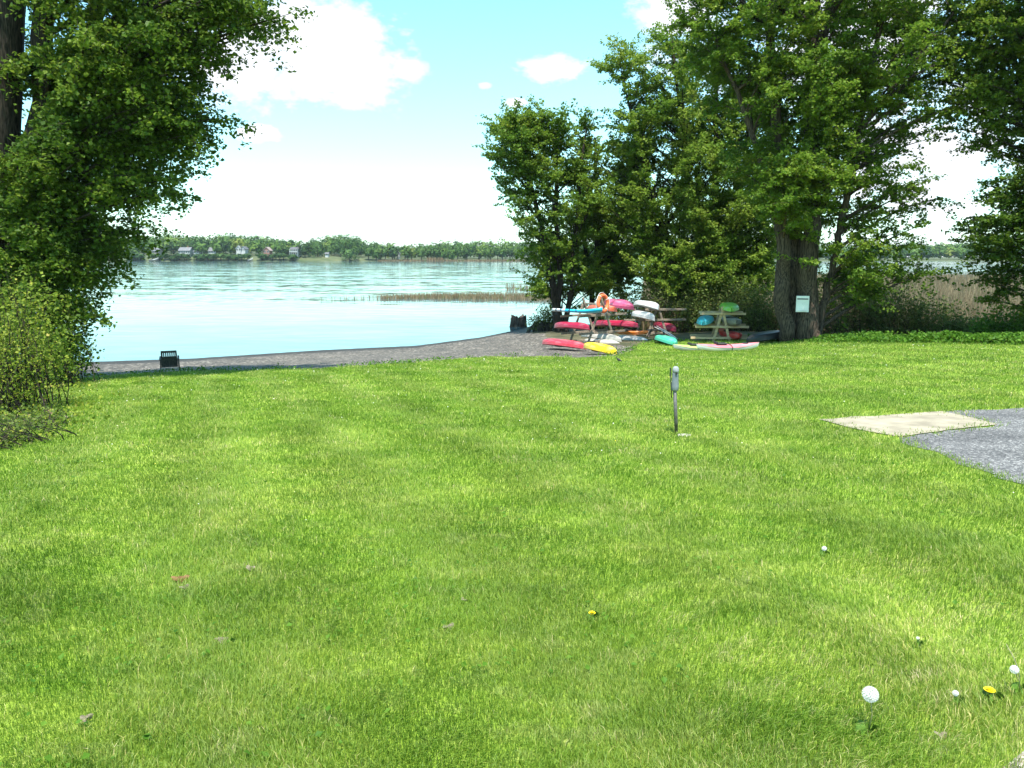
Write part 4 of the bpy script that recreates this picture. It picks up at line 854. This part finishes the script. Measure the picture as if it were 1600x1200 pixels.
# broad leaved weeds in the turf: dandelion rosettes under the flowers, plantain and clover patches between the blades
n = 5200; rr = 1.8+rng.random(n)**.9*13; a = (rng.random(n)*2-1)*R(38); x = rr*np.sin(a); y = rr*np.cos(a); k = keep_lawn(x, y) & (fbm(x*1.6+31, y*1.6+8, 3) > .585); x = x[k]; y = y[k]; n = len(x)
tag(link('clover_patches', leaf_mesh('clover_patches', np.stack([x, y, gz(x, y)+.025+.025*rng.random(n)], 1), unit(rng.normal(0, .35, (n, 3))+np.array([0, 0, 1])), .022*(.6+.8*rng.random(n)), np.clip(rng.normal(.5, .2, n), 0, 1), M['leaf_herb'])), 'patches of clover and broad leaves low in the near lawn', kind='stuff')
# ------------------------------------------------------------------ far shore
def dpt(px, py, Y): return np.array(at(px, py, Y))
YF = 566.
def land_z(x, y):
    t = np.clip((y-YF+4)/16, 0, 1); L_ = np.interp(x, [-400, -140, -95, 40, 900], [3.6, 3.4, 1.6, .7, .6])
    return ZW-.3+(L_+.3)*t*t*(3-2*t)+np.clip(y-YF-20, 0, 300)*np.interp(x, [-300, -100, 0], [.05, .03, .008])
fx = np.arange(-620, 900, 8.); fy = np.concatenate([np.arange(558, 590, 2.), np.arange(590, 800, 14.)])
X, Y = np.meshgrid(fx, fy); Z = land_z(X, Y)+(fbm(X*.15, Y*.15, 3)-.5)*.8*(Y > 563)
nx = len(fx); ii, jj = np.meshgrid(np.arange(len(fy)-1), np.arange(nx-1), indexing='ij'); b0 = (ii*nx+jj).ravel()
M['bank'] = speck('far_bank', (.035, .06, .018), (.10, .11, .05), .12, .95, 0, world=True, stretch=(1, 3, 1))
tag(link('far_shore', mesh_np('far_shore', np.stack([X.ravel(), Y.ravel(), Z.ravel()], 1), [np.stack([b0, b0+1, b0+nx+1, b0+nx], 1)], M['bank'], smooth=True)), kind='structure')
TOPX = [-300, 0, 200, 270, 330, 350, 420, 470, 490, 540, 575, 620, 700, 760, 800, 1000, 1300, 1450, 1560, 1800]
TOPY = [366, 368, 371, 362, 367, 362, 367, 377, 374, 362, 377, 381, 376, 375, 375, 378, 382, 378, 370, 366]
def crown_pts(c, r, n):
    d = unit(rng.normal(0, 1, (n, 3))); q = d*(.45+.55*rng.random((n, 1))**.5); q = q*(.8+.35*np.sin(5*d[:, :1]+c[0])*np.sin(4*d[:, 2:]+c[0])); return c+q*r, unit(d+np.array([0, 0, .35])+rng.normal(0, .35, (n, 3)))
FC = []; FN = []; FR = []; FS = []
for row, (dy, cnt) in enumerate(((26, 190), (46, 210), (70, 210))):
    for k in range(cnt):
        px = -160+(k+rng.random())*1900/cnt; Yr = YF+dy+rng.random()*14; top = np.interp(px, TOPX, TOPY); top = top+(2-row)*5.0+rng.normal(0, 2.0)
        zt = at(px, top, Yr).z; x = at(px, 400, Yr).x; zb = float(land_z(x, Yr)); h = max(5., zt-zb)
        r = np.array([h*.36*(.8+.5*rng.random())+1.4, h*.35+1, h*.46]); c = np.array([x, Yr, zb+h*.54]); n = int(150+10*h)
        p_, n_ = crown_pts(c, r, n); tone = np.clip(rng.normal(.42, .2), .05, .95); FC.append(p_); FN.append(n_); FR.append(np.clip(tone+rng.normal(0, .09, n), 0, 1)); FS.append(1.25*(.6+.8*rng.random(n)))
tag(link('far_woodland', leaf_mesh('far_woodland', np.concatenate(FC), np.concatenate(FN), np.concatenate(FS), np.concatenate(FR), M['far_leaf'])), 'mixed green woodland along the opposite shore of the lake', kind='stuff')
def far_tree(px, py, rx, ry, Y, tone, label, base_py=403, group=None, name='far_tree'):
    c = dpt(px, py, Y); zb = float(land_z(c[0], Y)); B = np.array([c[0], Y, zb]); r = np.array([rx*Y/1200, rx*Y/1200*.9, ry*Y/1200]); n = int(260+1.1*rx*ry)
    rt = empty(name, B, label, 'tree', group); p_, n_ = crown_pts(c, r, n)
    link('crown', leaf_mesh('far_crown', p_-B, n_, 1.05*(.6+.8*rng.random(n)), np.clip(tone+rng.normal(0, .1, n), 0, 1), M['far_leaf']), rt)
    v_, f_ = tubes([(np.array([[0, 0, -.3], [.1, 0, (c[2]-zb)*.5], [0, 0, c[2]-zb]]), np.array([.4, .3, .2]))], 6); link('trunk', mesh_np('far_trunk', v_, [f_], M['bark'], smooth=True), rt)
for a in [(546, 396, 19, 11, 566, .36, 'wide rounded bushy tree right at the water on the far shore'), (543, 380, 30, 16, 590, .3, 'tallest dark broad tree on the far shore behind the rounded one'), (270, 381, 30, 15, 600, .85, 'pale yellow green tree on the left of the far shore'),
          (314, 386, 13, 9, 574, .62, 'round light green tree between the white far houses'), (338, 387, 8, 8, 572, .55, 'small round tree in front of the grey roofed far house'), (372, 380, 14, 9, 584, .98, 'olive brown tree above the twin gabled far house'),
          (476, 389, 12, 14, 574, .12, 'dark tree right of the white two storey far boathouse'), (496, 388, 16, 16, 576, .3, 'leafy tall tree between the boathouse and the rounded tree'), (352, 384, 10, 12, 578, .08, 'dark conical tree left of the twin gabled far house'), (440, 387, 12, 11, 576, .4, 'green tree just left of the far boathouse')]: far_tree(*a)
for k in range(26):
    px = 575+k*9.2+rng.normal(0, 2.5); far_tree(px, 394+rng.normal(0, 1.2), 6+3*rng.random(), 7+3*rng.random(), 568+6*rng.random(), float(np.clip(rng.normal(.5, .2), 0, 1)), 'one of the small trees lining the low right part of the far shore', group='small trees on the low far shore')
for k in range(24):
    px = 203+k*11+rng.normal(0, 3); far_tree(px, 400.5+rng.normal(0, .8), 7+3*rng.random(), 3.6+rng.random(), 566.5, float(np.clip(rng.normal(.15, .1), 0, 1)), 'one of the low dark bushes on the far bank below the houses', group='dark bushes on the far bank', name='far_bush')
n = 2400; px = 590+rng.random(n)*260; xx = np.array([at(a, 400, YF-1.5).x for a in px]); yy_ = YF-2+rng.random(n)*3
reeds('far_reeds', xx, yy_, np.full(n, ZW-.1), (.7+.9*rng.random(n))*(1+1.2*(np.abs(px-680) < 12)+.9*(np.abs(px-577) < 8)), .5, 'pale reeds fringing the low right part of the far shore', M['reed'])
fw = speck('house_white', (.36, .36, .35), (.46, .46, .45), 1, .7); fr = speck('roof_grey', (.10, .105, .11), (.16, .16, .17), 1, .8); fb = speck('house_brown', (.22, .10, .075), (.32, .16, .12), 1, .8); fd = speck('roof_dark', (.06, .06, .065), (.10, .10, .105), 1, .8); fp = speck('house_pink', (.25, .19, .17), (.32, .25, .22), 1, .8)
def house(px0, px1, py_eave, py_base, Y, wall, roof, label, ridge='x', rh=2.2, depth=7., wins=4, storeys=1, porch=False, chim=False):
    a = dpt(px0, py_base, Y); b_ = dpt(px1, py_base, Y); W_ = b_[0]-a[0]; h = (py_base-py_eave)*Y/1200
    zg = float(land_z((a[0]+b_[0])/2, Y)); base = ((a[0]+b_[0])/2, Y, a[2]); fnd = max(.3, a[2]-zg+.5)
    r = empty('house', base, label, 'house', 'houses on the far shore'); q = MB().box((0, depth/2, (h-fnd)/2), (W_, depth, h+fnd))
    ov = .5
    if ridge == 'x': prof = [((x_, 0, h), (x_, depth/2, h+rh), (x_, depth, h)) for x_ in (-W_/2, W_/2)]
    else: prof = [((-W_/2, y_, h), (0, y_, h+rh), (W_/2, y_, h)) for y_ in (0, depth)]
    for t in prof: q.face(t)
    q.build('wall', wall, r); q = MB()
    if ridge == 'x':
        for s_, y0 in ((1, -ov), (-1, depth+ov)):
            sl_ = rh/(depth/2); z0 = h-ov*sl_; x0 = W_/2+ov
            for dz in (.05,): q.box((0, (y0+depth/2)/2, (z0+h+rh)/2+.1), (2*x0, math.hypot(depth/2+ov, rh+ov*sl_), .16), Matrix.Rotation(s_*math.atan(sl_), 3, 'X'))
    else:
        for s_ in (1, -1):
            sl_ = rh/(W_/2); q.box((s_*(W_/2+ov)/2, depth/2, h+rh/2-ov*sl_/2+.1), (math.hypot(W_/2+ov, rh+ov*sl_), depth+2*ov, .16), Matrix.Rotation(s_*math.atan(sl_), 3, 'Y'))
    rf = q.build('roof', roof, r)
    if chim: MB().box((W_*.2, depth*.5, h+rh+.3), (.7, .7, 1.6)).build('chimney', fb, rf)
    for s_ in range(storeys):
        for k in range(wins):
            x_ = -W_/2+W_*(k+.5)/wins; zz = h/storeys*(s_+.55); ww = min(1.2, W_/wins*.5); hh_ = min(1.4, h/storeys*.5)
            wn = MB().box((x_, -.03, zz), (ww+.25, .1, hh_+.25)).build('window', fw, r); MB().box((x_, -.10, zz), (ww, .06, hh_)).build('pane', M['glass'], wn)
    if porch:
        q = MB().box((0, -1.2, h*.5), (W_+.6, 2.4, .18)).box((0, -1.2, h*.98), (W_+.6, 2.4, .14))
        for k in range(5): q.beam((-W_/2+W_*k/4, -2.3, -fnd*.6), (-W_/2+W_*k/4, -2.3, h*.98), .2, .2)
        q.box((0, -2.3, h*.62), (W_+.4, .08, .5)).build('porch', fw, r)
    return r
house(279.5, 296.5, 391.5, 396.5, 573, fw, fr, 'long low white house among the far trees', wins=5, chim=True)
house(302.5, 311, 393, 396, 574, fw, fr, 'small white outbuilding right of the long low white house', wins=2, rh=1.2)
house(326, 337, 392, 395.5, 574, fw, fr, 'white house with a grey roof partly behind a small round tree', wins=3, rh=2.4)
house(369, 376, 388, 392.5, 580, fw, fw, 'left half of the twin gabled white far house', ridge='y', wins=2, rh=1.8)
house(376.6, 383, 388.5, 392.5, 580.5, fw, fr, 'right half of the twin gabled white far house', ridge='y', wins=2, rh=1.6)
house(412, 421, 391, 396, 573, fb, fp, 'reddish brown gabled house above a terraced bank on the far shore', ridge='y', wins=2, rh=2.2, storeys=1)
house(454, 466, 389.5, 398.5, 571, fw, fd, 'white two storey boathouse with porches near the far water', wins=3, storeys=2, porch=True, rh=1.4)
house(619.5, 624, 396, 398.5, 576, fw, fr, 'tiny white gabled hut on the low right far shore', ridge='y', wins=1, rh=1.5, depth=4)
house(238, 248, 392, 395, 576, fp, fr, 'greyish pink house at the left end of the far shore', wins=3)
house(508, 513, 396.5, 399, 574, fw, fr, 'small white shed left of the rounded far tree', wins=1, rh=.8, depth=3)
def jetty(px0, px1, py, Y, label):
    a = dpt(px0, py, Y); b_ = dpt(px1, py, Y); r = empty('jetty', ((a[0]+b_[0])/2, Y, ZW), label, 'jetty'); W_ = b_[0]-a[0]
    MB().box((0, 0, 1.0), (W_, 2, .2)).build('deck', fw, r); q = MB()
    for k in range(5): q.beam((-W_/2+W_*k/4, 0, -.6), (-W_/2+W_*k/4, 0, .95), .22, .22)
    q.build('piles', M['wood_dark'], r); MB().beam((-W_/2, .5, .3), (W_/2, .5, 2.4), .3, .5).build('ramp', fw, r)
jetty(233, 247, 404.5, 558.5, 'white sloping jetty at the left end of the far shore'); jetty(387, 395, 406, 559, 'small pale jetty below the reddish brown house')
st_ = empty('bank_steps', dpt(415, 401, 567), 'terraced stone steps below the reddish brown far house', 'steps')
for k in range(4): MB().box((0, .9*k, -1.2+.85*k), (9-1.6*k, .8, .5), None, .05).build('terrace', fp, st_)
# ------------------------------------------------------------------ air
m = bpy.data.materials.new('haze'); m.use_nodes = True; nt = m.node_tree
for n_ in list(nt.nodes):
    if n_.type == 'BSDF_PRINCIPLED': nt.nodes.remove(n_)
vp = N(nt, 'ShaderNodeVolumePrincipled'); vp.inputs['Color'].default_value = (.80, .90, 1, 1); vp.inputs['Density'].default_value = HAZE; vp.inputs['Anisotropy'].default_value = .2
nt.links.new(vp.outputs[0], nt.nodes['Material Output'].inputs['Volume'])
hb_ = MB().box((140, 640, 12), (3700, 1780, 44)); o = hb_.build('haze', m); tag(o, 'thin pale air over the lake', kind='stuff')
